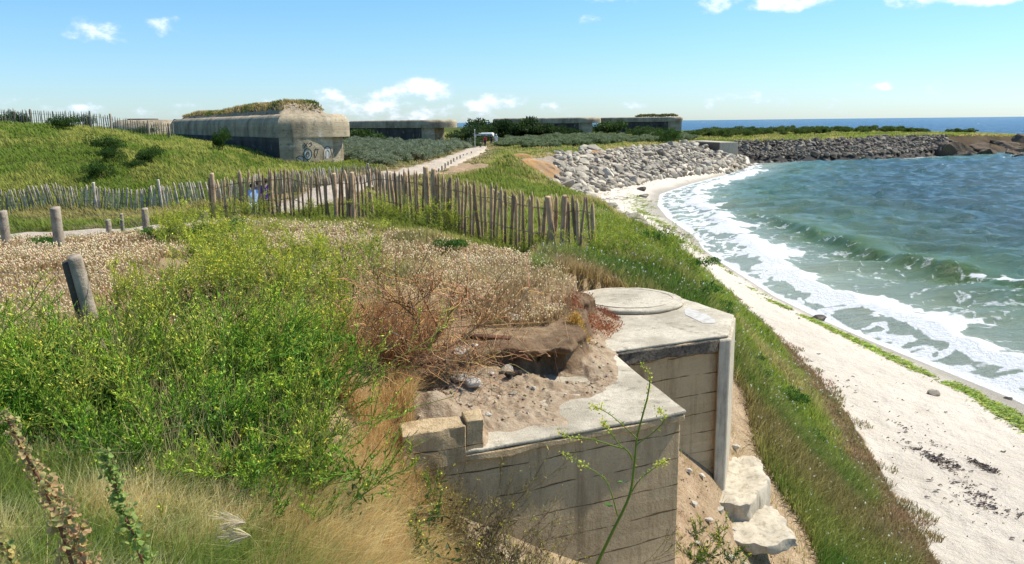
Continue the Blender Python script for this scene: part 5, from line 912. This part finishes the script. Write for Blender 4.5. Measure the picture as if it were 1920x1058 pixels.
for px, py, s in [(-60, 760, 1.0), (60, 750, .95), (170, 770, 1.0), (290, 760, 1.05), (400, 730, 1.1), (500, 700, 1.15), (520, 740, 1.1), (450, 790, 1.0), (540, 800, 1.0), (350, 840, 1.0), (200, 840, .95), (120, 800, 1.0), (430, 850, 1.0), (20, 800, 1.0), (90, 860, .9), (-30, 860, .9), (520, 870, .9), (420, 900, .85), (560, 860, .8), (230, 890, .8), (380, 680, 1.05), (470, 640, 1.1), (520, 660, 1.0), (250, 700, .85), (540, 710, .8)]:
    if (len(its) + px // 10 + py // 10) % 9 == 4: continue
    its.append((*gpz(px, py, 6.28), s * 1.05, 'bright green tangled mustard bush in the big thicket left of the bunker block'))
plant_all(mp_, its, 'bush', 'green mustard bushes of the near thicket')
mq = [mustard_proto('flowering_mustard', 710 + i, 9, .62, 1.1, (.26, .34, .045), (.55, .58, .06), .8, .45) for i in range(3)]
its = []
for t in np.linspace(.02, .80, 34):   # along both sides of the picket fence
    k = t * (len(FF) - 1); i = int(k); f = k - i; p = np.array(FF[i]) * (1 - f) + np.array(FF[i + 1]) * f; its.append((p[0] + random.uniform(-.4, .4), p[1] + random.choice([-.6, -.3, .5, .9, 1.4, 2.0]) + random.uniform(-.2, .2), random.uniform(.75, 1.25), 'yellow flowered mustard plant growing beside the middle picket fence'))
for px, py in [(300, 450), (330, 440), (380, 440), (350, 425), (410, 460), (450, 470), (520, 500), (560, 520), (480, 520), (620, 500), (700, 480), (430, 520), (390, 530), (420, 600), (470, 590), (520, 600), (560, 610), (380, 610), (300, 620), (250, 640), (600, 620), (640, 640), (650, 560), (600, 560), (450, 560), (500, 560)]: its.append((*gpz(px, py, 6.2), random.uniform(.9, 1.2), 'yellow flowered mustard plant growing beside the middle picket fence'))
plant_all(mq, its, 'plant', 'flowering mustard along the picket fence')
mq = [mustard_proto('slope_mustard', 720 + i, 12, .55, 1.2, (.26, .36, .045), (.50, .54, .07), .9, .12) for i in range(2)]
its = []
for px, py, z in [(1130, 470, 5.3), (1160, 460, 5.2), (1190, 450, 5.0), (1150, 500, 5.3), (1210, 480, 5.0), (1100, 530, 5.5), (1250, 510, 4.9), (1170, 520, 5.3), (1230, 540, 5.1), (1120, 440, 5.2), (1180, 430, 5.0), (1130, 500, 5.4), (1090, 505, 5.5), (1280, 545, 4.9), (1200, 510, 5.2), (1150, 440, 5.1)]: its.append((*gpz(px, py, z), random.uniform(.8, 1.35), 'yellow green weed clump on the slope between the fence end and the beach'))
plant_all(mq, its, 'plant', 'yellow green weeds right of the fence end')
# ------------------------------------------------------------------ single plants in front
def pline(pts, Y0, dy=.05, rg=None, K=None):
    P = [atY(px, py, Y0 + (rg.normal() * dy if rg is not None else 0)) for px, py in pts]; P = np.array(P)
    t = np.linspace(0, len(P) - 1, K or 4 * len(P)); i = np.minimum(t.astype(int), len(P) - 2); f = (t - i)[:, None]; p0 = P[np.maximum(i - 1, 0)]; p1 = P[i]; p2 = P[i + 1]; p3 = P[np.minimum(i + 2, len(P) - 1)]
    return .5 * (2 * p1 + (p2 - p0) * f + (2 * p0 - 5 * p1 + 4 * p2 - p3) * f * f + (3 * p1 - p0 - 3 * p2 + p3) * f ** 3)
def tube1(S, P, r0, r1, col, sides=6): tubes(S, P[None], np.linspace(r0, r1, len(P))[None], col, sides)
rg = np.random.default_rng(71)
tm = empty('tall_mustard', atY(1120, 1075, 3.3), 0, 'single tall mustard plant with pale yellow flower heads rising before the concrete wall', 'plant'); o3 = np.array(tm.location)
S = Soup(); SL = Soup(); SF = Soup(); GC = np.array([.24, .32, .06])
MB = [([(1100, 1120), (1120, 1058), (1148, 998), (1180, 930), (1190, 867), (1194, 823), (1206, 775), (1215, 740), (1218, 703), (1201, 682)], .0078, .002, 1), ([(1186, 862), (1175, 844), (1150, 836), (1110, 824), (1075, 821), (1048, 812)], .0042, .0018, 1), ([(1178, 846), (1160, 832), (1145, 812), (1131, 792)], .003, .0015, 1),
      ([(1194, 822), (1170, 800), (1140, 775), (1110, 761)], .003, .0014, 1), ([(1158, 968), (1148, 930), (1136, 902), (1115, 884), (1089, 871), (1057, 849)], .0038, .0015, 1), ([(1182, 926), (1200, 899), (1220, 883), (1247, 865)], .003, .0015, 1), ([(1192, 835), (1227, 809), (1247, 785), (1235, 770)], .003, .0014, 1)]
for pts, a, b_, fl in MB:
    P = pline(pts, 3.3, .02, rg) - o3; tube1(S, P, a, b_, GC)
    n = 26; k = rg.integers(len(P) // 3, len(P), n); leaves(SL, P[k], unit(rg.normal(size=(n, 3)) + [0, 0, .8]), rg.uniform(.012, .024, n), rg.uniform(.004, .007, n), cj((.34, .42, .07), n, .15))
    n = 55; e = P[-int(len(P) * .3):]; q = e[rg.integers(0, len(e), n)] + rg.normal(size=(n, 3)) * .010; leaves(SL, q, rg.normal(size=(n, 3)) + [0, 0, .5], rg.uniform(.007, .014, n), rg.uniform(.006, .011, n), cj((.66, .66, .12), n, .15))
q = np.array(atY(1170, 905, 3.3)) - o3; leaves(SL, np.array([q, q, np.array(atY(1150, 950, 3.3)) - o3]), np.array([[-.6, -.3, .3], [.5, -.2, .2], [-.8, 0, .4]]), np.array([.04, .03, .05]), np.array([.018, .014, .02]), (.12, .25, .05))
S.build('stem', M_leaf, tm, True); SL.build('foliage', M_leaf, tm); 
# shrubby dead branches over the soil bank
ds = empty('dead_shrub', (-.95, 6.9, 5.9), 0, 'dead leafless shrub with orange brown branches sprawling over the soil bank', 'shrub'); o3 = np.array(ds.location)
c3 = lambda x, y: (600 + x * .2647, 500 + y * .2647)
S = Soup(); allP = []
for i, (pts, a, b_, pale) in enumerate([([(690, 640), (740, 620), (870, 590), (1000, 520), (1100, 440), (1250, 370), (1400, 270), (1480, 150)], .017, .004, 1), ([(690, 630), (780, 550), (830, 500), (830, 420), (780, 320), (740, 240), (700, 150), (660, 60)], .017, .004, 0), ([(780, 540), (880, 430), (930, 320), (1000, 250), (1040, 180), (1010, 130)], .013, .004, 0), ([(930, 320), (940, 230), (970, 120)], .007, .003, 0),
        ([(690, 620), (710, 480), (690, 400), (640, 330), (560, 260), (450, 150), (380, 60)], .014, .003, 0), ([(650, 640), (600, 530), (520, 470), (400, 450), (280, 430)], .012, .004, 1), ([(780, 310), (700, 320), (560, 330), (430, 370), (330, 390)], .009, .003, 1), ([(640, 290), (500, 240), (380, 190), (230, 110)], .008, .003, 0), ([(680, 270), (770, 190), (800, 120), (805, 20)], .007, .003, 0),
        ([(640, 640), (700, 750), (760, 830), (850, 900), (930, 870), (1060, 730), (1080, 600)], .012, .004, 1), ([(850, 900), (700, 890), (560, 885)], .007, .003, 1), ([(770, 200), (860, 100)], .005, .002, 0), ([(1250, 370), (1260, 240), (1240, 120)], .005, .002, 1), ([(1110, 440), (1180, 340)], .006, .003, 0), ([(690, 640), (560, 620), (430, 500), (330, 330), (250, 200)], .010, .003, 0), ([(600, 270), (540, 150), (550, 20)], .005, .002, 0)]):
    P = pline([c3(*p) for p in pts], 6.85 - .12 * (i % 3), .05, rg) - o3; allP.append(P); tube1(S, P, a, b_, (.62, .44, .25) if pale else (.42, .23, .10))
S.build('branch', M_wood, ds, True)
S = Soup(); RNG = np.random.default_rng(5); A_ = np.concatenate(allP); n = 620; q = A_[RNG.integers(0, len(A_), n)]; d = RNG.normal(size=(n, 3)) * .8 + unit(q + 1e-6) * .6 + [-.15, 0, .25]; P = stems(q, d, rnd(n, .08, .40), RNG.normal(size=(n, 3)) * .25, 5, .05); tubes(S, P, np.linspace(.0045, .0016, 5)[None] * np.ones((n, 1)), cj((.56, .34, .16), n, .3)); 
b = np.array([[-1.0, 6.85, 5.98]]) - o3; n = 700; q = b + RNG.normal(size=(n, 3)) * [.5, .3, .06]; P = stems(q, RNG.normal(size=(n, 3)) + [-.3, -.1, .5], rnd(n, .12, .45), RNG.normal(size=(n, 3)) * .4, 5, .05); tubes(S, P, np.full(P.shape[:2], .0022), cj((.50, .29, .14), n, .3)); S.build('twigs', M_wood, ds)
# mallow like stalks with round bracts in the lower left corner
def cups(S, c, ax, r, col):
    n = len(c); ax = unit(ax); u = unit(np.cross(ax, unit(RNG.normal(size=(n, 3))))); v = np.cross(ax, u); K = 9; V = [c]
    for k in range(K): a = 2 * math.pi * k / K; V.append(c + (u * math.cos(a) + v * math.sin(a)) * (r * (1 + .15 * math.sin(3 * a)))[:, None] + ax * (r * .35)[:, None])
    for k in range(K): a = 2 * math.pi * k / K; V.append(c + (u * math.cos(a) + v * math.sin(a)) * (r * .5)[:, None] + ax * (r * .02)[:, None])
    V = np.stack(V, 1); i = np.arange(n)[:, None, None] * (2 * K + 1); T = np.array([[0, 1 + K + k, 1 + K + (k + 1) % K] for k in range(K)]); Q_ = np.array([[1 + K + k, 1 + k, 1 + (k + 1) % K, 1 + K + (k + 1) % K] for k in range(K)])
    C = np.repeat(col, 2 * K + 1, 0).reshape(n, 2 * K + 1, 3).copy(); C[:, 1:K + 1] *= 1.25; S.add(V.reshape(-1, 3), (i + T).reshape(-1, 3), (i + Q_).reshape(-1, 4), C.reshape(-1, 3))
for nm, pts, Y0, cA, cB, lab, sd_ in [('bract_plant', [(150, 1110), (120, 1010), (85, 920), (40, 840), (10, 775)], 1.55, (.30, .34, .12), (.50, .34, .18), 'tallest stalk of round papery bracts in the bottom left corner', 1), ('bract_plant', [(175, 1110), (150, 1030), (125, 960), (85, 905), (60, 870)], 1.62, (.46, .36, .14), (.52, .33, .20), 'short reddish bract stalk leaning beside the tallest one', 2),
                                  ('bract_plant', [(290, 1110), (255, 1020), (228, 950), (210, 890), (194, 850)], 1.6, (.22, .32, .07), (.30, .38, .12), 'green stalk of round bracts standing alone at the lower left', 3), ('bract_plant', [(60, 1120), (20, 1050), (-20, 980)], 1.5, (.22, .30, .09), (.48, .38, .14), 'low bract stalk cut by the bottom left picture corner', 4)]:
    RNG = np.random.default_rng(sd_); r_ = empty(nm, atY(*pts[0], Y0), 0, lab, 'plant'); o3 = np.array(r_.location); P = pline(pts, Y0, .01, RNG, 60) - o3; S = Soup(); tube1(S, P, .0045, .002, (.34, .17, .10)); S.build('stem', M_leaf, r_, True)
    S = Soup(); n = 340 if len(pts) > 3 else 110; k = (rnd(n, .12, 1) * (len(P) - 1)).astype(int); d = unit(RNG.normal(size=(n, 3)) + [0, 0, .2]); c = P[k] + d * rnd((n, 1), .004, .034) * (1.2 - .7 * k / len(P))[:, None]; cups(S, c, d * .6 + RNG.normal(size=(n, 3)) * .6 + [0, 0, .2], rnd(n, .0035, .0085) * (1.15 - .5 * k / len(P)), mixc_(cA, cB, rnd(n)) * rnd((n, 1), .7, 1.25)); S.build('bracts', M_leaf, r_)
# dry stalks before the wall
RNG = np.random.default_rng(8)
dw_ = [mustard_proto('dry_weed', 740 + i, 8, .72, .9, (.17, .13, .075), (.30, .27, .07), .7, .06, .85) for i in range(3)]
its = []
for px, py, z in [(880, 1040, 4.9), (930, 1010, 4.8), (960, 1090, 4.6), (1000, 1040, 4.5), (1040, 1090, 4.3), (1080, 1100, 4.2), (1130, 1120, 4.0), (1180, 1100, 3.9), (1240, 1100, 3.8), (850, 1100, 5.0), (900, 1120, 4.8), (1290, 1090, 3.6), (980, 1000, 4.6), (1020, 1120, 4.3), (860, 960, 4.8), (900, 980, 4.8), (870, 1080, 4.8), (1060, 1050, 4.3), (1100, 1060, 4.3), (940, 1060, 4.3), (1150, 1080, 4.3), (1210, 1110, 4.3), (1260, 1110, 4.3)]: its.append((*gpt(px, py, 4.75 + (px * 7 % 11) * .05 - (px > 1150) * .0), random.uniform(.7, 1.1), 'dry brown branching weed in front of the shaded concrete wall'))
plant_all(dw_, its, 'plant', 'dry weeds before the concrete wall')
gm = [mustard_proto('leafy_mustard', 750 + i, 10, .4, 1.3, (.06, .13, .025), (.28, .36, .05), 1.3, .3) for i in range(2)]
plant_all(gm, [(*(atz(px, py, z)[:2] if px > 1300 or px < 850 else gpt(px, py, 4.5 + (px % 7) * .05)), random.uniform(.7, 1.1), 'low leafy green mustard at the foot of the concrete wall') for px, py, z in [(990, 1030, 4.5), (1030, 1060, 4.4), (960, 1060, 4.6), (1060, 1090, 4.3), (1110, 1110, 4.1), (920, 1080, 4.8), (1460, 1150, 3.1), (1390, 1170, 3.1), (1320, 1150, 3.2), (800, 1060, 5.1), (740, 1050, 5.4)]], 'plant', 'leafy mustard at the wall foot')
# pale crown of barley like straw
for px, py, lab in [(430, 975, 'upper bleached straw whisk in the golden grass at the bottom'), (440, 1000, 'lower bleached straw whisk in the golden grass at the bottom')]:
    RNG = np.random.default_rng(px); p = np.array(atY(px + 30, py + 5, 2.6)); S = Soup(); n = 38; d = RNG.normal(size=(n, 3)) * .22 + [-1, 0, .15]; P = stems(np.zeros((n, 3)), d, rnd(n, .05, .12), RNG.normal(size=(n, 3)) * .1 - [0, 0, .15], 4, .01); tubes(S, P, np.full(P.shape[:2], .0015), cj((.85, .76, .55), n, .08))
    o = S.build('straw_whisk', M_dry); o.location = p; tag(o, lab, 'straw')
# ochre cushion plant and red stonecrop on the soil by the ring
RNG = np.random.default_rng(12)
for nm, px, py, z, n, sp3, cc, lab in [('cushion_plant', 1085, 592, 6.0, 900, (.06, .06, .05), (.50, .30, .06), 'small round ochre yellow cushion plant on the soil edge near the ring'), ('stonecrop_patch', 1110, 575, 5.9, 2600, (.22, .18, .04), (.34, .13, .06), 'rusty red low plants spilling over the soil left of the turret ring'), ('stonecrop_patch', 1140, 580, 5.72, 1200, (.12, .10, .02), (.30, .12, .07), 'thin reddish fringe creeping onto the turret ring')]:
    x, y, _ = atz(px, py, z); S = Soup(); c = RNG.normal(size=(n, 3)) * sp3; c[:, 2] = np.abs(c[:, 2]); z0 = gh(c[:, 0] + x, c[:, 1] + y); zb = float(gh(np.array([x]), np.array([y]))[0]); c[:, 2] += z0 - zb; leaves(S, c, RNG.normal(size=(n, 3)) + [0, 0, .6], rnd(n, .015, .035), rnd(n, .006, .014), cj(cc, n, .25)); o = S.build(nm, M_leaf); o.location = (x, y, zb); tag(o, lab, 'plant')
# ------------------------------------------------------------------ seaweed
def weedline(name, spans, cols, size, lab=None):
    S = Soup()
    for pts, n, wid, zc in spans:
        P = np.array([atz(px, py, zc)[:2] for px, py in pts]); seg = np.linalg.norm(np.diff(P, axis=0), axis=1); cs = np.concatenate([[0], np.cumsum(seg)]); t = rnd(n) * cs[-1]; cl = vnoise(t * 1.6, t * 0, int(n)); keep = RNG.random(n) < smooth((cl - .25) / .4); t = t[keep]; i = np.clip(np.searchsorted(cs, t) - 1, 0, len(P) - 2); f = ((t - cs[i]) / seg[i])[:, None]
        c = P[i] * (1 - f) + P[i + 1] * f + RNG.normal(size=(len(t), 2)) * wid * (.4 + vnoise(t * .8, t * 0, 5))[:, None]; z = gh(c[:, 0], c[:, 1]); m_ = len(t); K = 7; a0 = rnd(m_, 0, 6.28); rr_ = np.hypot(c[:, 0], c[:, 1]); s = (.35 + 1.8 * RNG.random(m_) ** 2.5) * size * np.clip(rr_ / 35, .7, 1.8); V = [np.column_stack([c, z + .02])]
        for k in range(K):
            a = a0 + 2 * math.pi * k / K; q = s * rnd(m_, .35, 1.2); V.append(np.stack([c[:, 0] + np.cos(a) * q * 1.9, c[:, 1] + np.sin(a) * q * .6, z + rnd(m_, .005, .05)], 1))
        S.add(np.stack(V, 1).reshape(-1, 3), (np.arange(m_)[:, None, None] * (K + 1) + np.array([[0, 1 + k, 1 + (k + 1) % K] for k in range(K)])).reshape(-1, 3), None, np.repeat(cj(cols, m_, .3), K + 1, 0))
    tag(S.build(name, M_weed), kind='stuff')
RNG = np.random.default_rng(21)
weedline('green_seaweed', [([(1450, 570), (1520, 595), (1620, 640), (1720, 690), (1800, 718), (1850, 745), (1920, 790), (2000, 840)], 4200, .17, .45), ([(1780, 712), (1840, 735), (1900, 775), (1960, 810)], 3000, .20, .45), ([(1195, 365), (1205, 378), (1190, 385)], 500, .8, .6), ([(1195, 390), (1230, 410), (1260, 425)], 500, .4, .5), ([(1280, 450), (1330, 480), (1400, 540), (1450, 575)], 500, .3, .45)], (.25, .34, .03), .05)
weedline('dark_wrack', [([(1230, 425), (1290, 440)], 260, .35, .4), ([(1090, 372), (1180, 350), (1230, 335), (1290, 330)], 600, .55, .9), ([(1110, 384), (1200, 362)], 300, .3, .7), ([(1680, 835), (1740, 870), (1800, 895), (1850, 960)], 300, .13, 1.0), ([(1750, 865), (1800, 880)], 160, .10, 1.0), ([(1820, 870), (1870, 885)], 160, .08, .9), ([(1640, 780), (1720, 820), (1900, 900)], 90, .25, 1.0), ([(1880, 960), (1920, 985)], 140, .15, .9), ([(1350, 500), (1500, 600), (1600, 650)], 80, .3, .5), ([(1500, 700), (1650, 780), (1900, 880)], 160, 1.1, 1.0), ([(1700, 900), (1900, 1000)], 120, .8, 1.0)], (.075, .055, .05), .03)
# loose stones and crumbs on the bare soil
RNG = np.random.default_rng(33); S = Soup(); x = rnd(9000, -.9, 4.0); y = rnd(9000, 3.6, 11.5); dt_ = glook(dT, x, y); k_ = ((slabfree(x, y)) & (fbm(x / .5, y / .5, 350, 2) > .45) & ((x > .2) | (y < 5.2)) & (np.hypot(x - 2.4, y - 8) < 3.6)) | ((sdist(x, y, S_OUT) > .05) & (sdist(x, y, BANK) < .05) & (x > -.8) & (RNG.random(9000) < .8)); x, y = x[k_], y[k_]; n = len(x); z = gh(x, y); s_ = .004 + .018 * RNG.random(n) ** 4
octa(S, np.stack([x, y, z + s_ * .3], 1), s_, s_ * .6, cj((.42, .34, .24), n, .3), RNG.normal(size=(n, 3)) * .4 + [0, 0, 1]); tag(S.build('soil_crumbs', M_dirt), kind='stuff')
x = rnd(14000, .3, 4.2); y = rnd(14000, 4.5, 12); g_ = fbm(x / .45, y / .45, 351, 3); k_ = slabfree(x, y) & (g_ > .53) & (np.hypot(x - 2.6, y - 8.6) < 2.6) & ((x > 1.5) | (y < 6)); x, y = x[k_], y[k_]; grass('soil_tufts', x, y, .16, np.full(len(x), .005), np.clip(mixc_((.30, .34, .07), (.46, .34, .16), rnd(len(x))) * rnd((len(x), 1), .6, 1.3), 0, 1), (0, 0), spread=.5)
# ------------------------------------------------------------------ people
def skinned(name, V, E, Rr, m, parent, sub=2):
    me = bpy.data.meshes.new(name); me.from_pydata(V, E, []); me.materials.append(m); o = bpy.data.objects.new(name, me); COL.objects.link(o); o.parent = parent
    md = o.modifiers.new('skin', 'SKIN'); 
    for v, r in zip(me.skin_vertices[0].data, Rr): v.radius = r if hasattr(r, '__len__') else (r, r)
    me.skin_vertices[0].data[0].use_root = True; md.use_smooth_shade = True; s = o.modifiers.new('sub', 'SUBSURF'); s.levels = sub; s.render_levels = sub; return o
def cmat(n, c, r=.85): return mat(n, c, r)
M_skin = cmat('skin', (.50, .30, .21), .6)
def person(label, x, y, h, rz, shirt, pants, hair, walk=.12, arm=.1, sleeves=True, hat=None, zoff=0):
    root = empty('person', (x, y, hz(x, y) + zoff), rz, label, 'person'); k = h / 1.75
    J = {'pel': (0, 0, .95), 'bel': (0, 0, 1.08), 'che': (0, .01, 1.30), 'nek': (0, .0, 1.47), 'ju': (0, -.01, 1.53), 'hd': (0, -.02, 1.62), 'top': (0, 0, 1.71), 'nose': (0, -.115, 1.615)}
    for s, sg in (('l', 1), ('r', -1)):
        J.update({s + 'sh': (.17 * sg, 0, 1.41), s + 'el': (.24 * sg, arm * sg * .3 + .02, 1.13), s + 'wr': (.25 * sg, -.08 + arm * sg * .5, .90), s + 'pa': (.25 * sg, -.10 + arm * sg * .5, .82), s + 'hp': (.09 * sg, 0, .90), s + 'kn': (.10 * sg, -.03 - walk * sg * .6, .50), s + 'an': (.10 * sg, .03 - walk * sg * 1.3, .09), s + 'to': (.11 * sg, -.13 - walk * sg * 1.3, .03)})
        for f in range(4): J[s + 'f%d' % f] = ((.25 + (f - 1.5) * .004) * sg, -.13 + .022 * f + arm * sg * .5, .74 + .006 * abs(f - 1.5))
        J[s + 'th'] = (.235 * sg, -.15 + arm * sg * .5, .80)
    names = list(J); ix = {n: i for i, n in enumerate(names)}; V = [tuple(c * k for c in J[n]) for n in names]
    E = [('pel', 'bel'), ('bel', 'che'), ('che', 'nek'), ('nek', 'ju'), ('ju', 'hd'), ('hd', 'top'), ('hd', 'nose')]
    for s in 'lr': E += [('che', s + 'sh'), (s + 'sh', s + 'el'), (s + 'el', s + 'wr'), (s + 'wr', s + 'pa'), ('pel', s + 'hp'), (s + 'hp', s + 'kn'), (s + 'kn', s + 'an'), (s + 'an', s + 'to'), (s + 'pa', s + 'th')] + [(s + 'pa', s + 'f%d' % f) for f in range(4)]
    rad = {'pel': .13, 'bel': .115, 'che': .135, 'nek': .055, 'ju': .06, 'hd': .10, 'top': .07, 'nose': .018}
    def rf(n): return rad.get(n) or {'sh': .06, 'el': .042, 'wr': .028, 'pa': .03, 'hp': .09, 'kn': .06, 'an': .04, 'to': .035, 'th': .01}.get(n[1:], .009)
    skinned('body', V, [(ix[a], ix[b_]) for a, b_ in E], [rf(n) * k for n in names], M_skin, root)
    def cloth(name, nm, ed, m, grow): ii = {n: i for i, n in enumerate(nm)}; skinned(name, [V[ix[n]] for n in nm], [(ii[a], ii[b_]) for a, b_ in ed], [(rf(n) * 1.12 + grow) * k for n in nm], m, root)
    cloth('shirt', ['bel', 'che', 'nek', 'lsh', 'lel', 'rsh', 'rel', 'pel'], [('pel', 'bel'), ('bel', 'che'), ('che', 'nek'), ('che', 'lsh'), ('lsh', 'lel'), ('che', 'rsh'), ('rsh', 'rel')], shirt, .012)
    cloth('trousers', ['pel', 'lhp', 'lkn', 'lan', 'rhp', 'rkn', 'ran'], [('pel', 'lhp'), ('lhp', 'lkn'), ('lkn', 'lan'), ('pel', 'rhp'), ('rhp', 'rkn'), ('rkn', 'ran')], pants, .014)
    S = Soup(); u_, v_ = np.meshgrid(np.linspace(0, 2 * np.pi, 17)[:-1], np.linspace(0, np.pi * .62, 8)); V_ = np.stack([np.sin(v_) * np.cos(u_) * .108, np.sin(v_) * np.sin(u_) * .118 + .022, np.cos(v_) * .125 + 1.625], -1) * k; i = np.arange(u_.size).reshape(u_.shape); Q_ = np.concatenate([np.stack([i[:-1, c_], i[1:, c_], i[1:, (c_ + 1) % 16], i[:-1, (c_ + 1) % 16]], -1) for c_ in range(16)]); S.add(V_.reshape(-1, 3), None, Q_); S.build('hair' if hat is None else 'cap', hair, root, True)
    return root
m_red = cmat('red_shirt', (.42, .03, .04)); m_wht = cmat('white_shirt', (.72, .74, .78)); m_drk = cmat('dark_cloth', (.03, .03, .04)); m_pnk = cmat('pink_shirt', (.50, .20, .22)); m_prp = cmat('purple_shirt', (.15, .05, .32)); m_blu = cmat('denim', (.06, .09, .16)); m_lbl = cmat('light_blue_shirt', (.45, .58, .80)); m_hr = cmat('dark_hair', (.02, .015, .01)); m_hb = cmat('brown_hair', (.12, .06, .03)); m_kh = cmat('khaki', (.30, .24, .16))
def ppl(px, Y, *a, **k): x, y = gp(px, Y); return a[0], x, y, *a[1:]
person(*ppl(909, 126, 'person in a red shirt walking on the far path, leftmost of the three far walkers', 1.74, 2.9, m_red, m_drk, m_hb))
person(*ppl(921, 134, 'person in dark clothes walking between the red and the white far walkers', 1.62, 3.3, m_drk, m_drk, m_hr), walk=-.1)
person(*ppl(930, 130, 'person in white with a white cap walking on the far path, rightmost of the three', 1.74, 3.1, m_wht, m_wht, m_wht), hat=1)
def fz(px, pyh, Y): return gp(px, Y)
for px, pyh, Y, h, sh, pa, hr, lab in [(473, 343, 28, 1.45, m_lbl, m_wht, m_hr, 'dark haired person in light blue behind the pickets at the fence left end'), (484, 338, 28.6, 1.6, m_pnk, m_drk, m_hb, 'person in pink behind the pickets between the blue and the purple one'), (496, 334, 28.2, 1.66, m_prp, m_kh, m_hr, 'person in a purple top behind the pickets, rightmost of three')]:
    x, y, z = atY(px, pyh, Y); g_ = hz(x, y); person(lab, x, y, max(1.3, min(1.8, z - g_)), random.uniform(2.6, 3.6), sh, pa, hr)
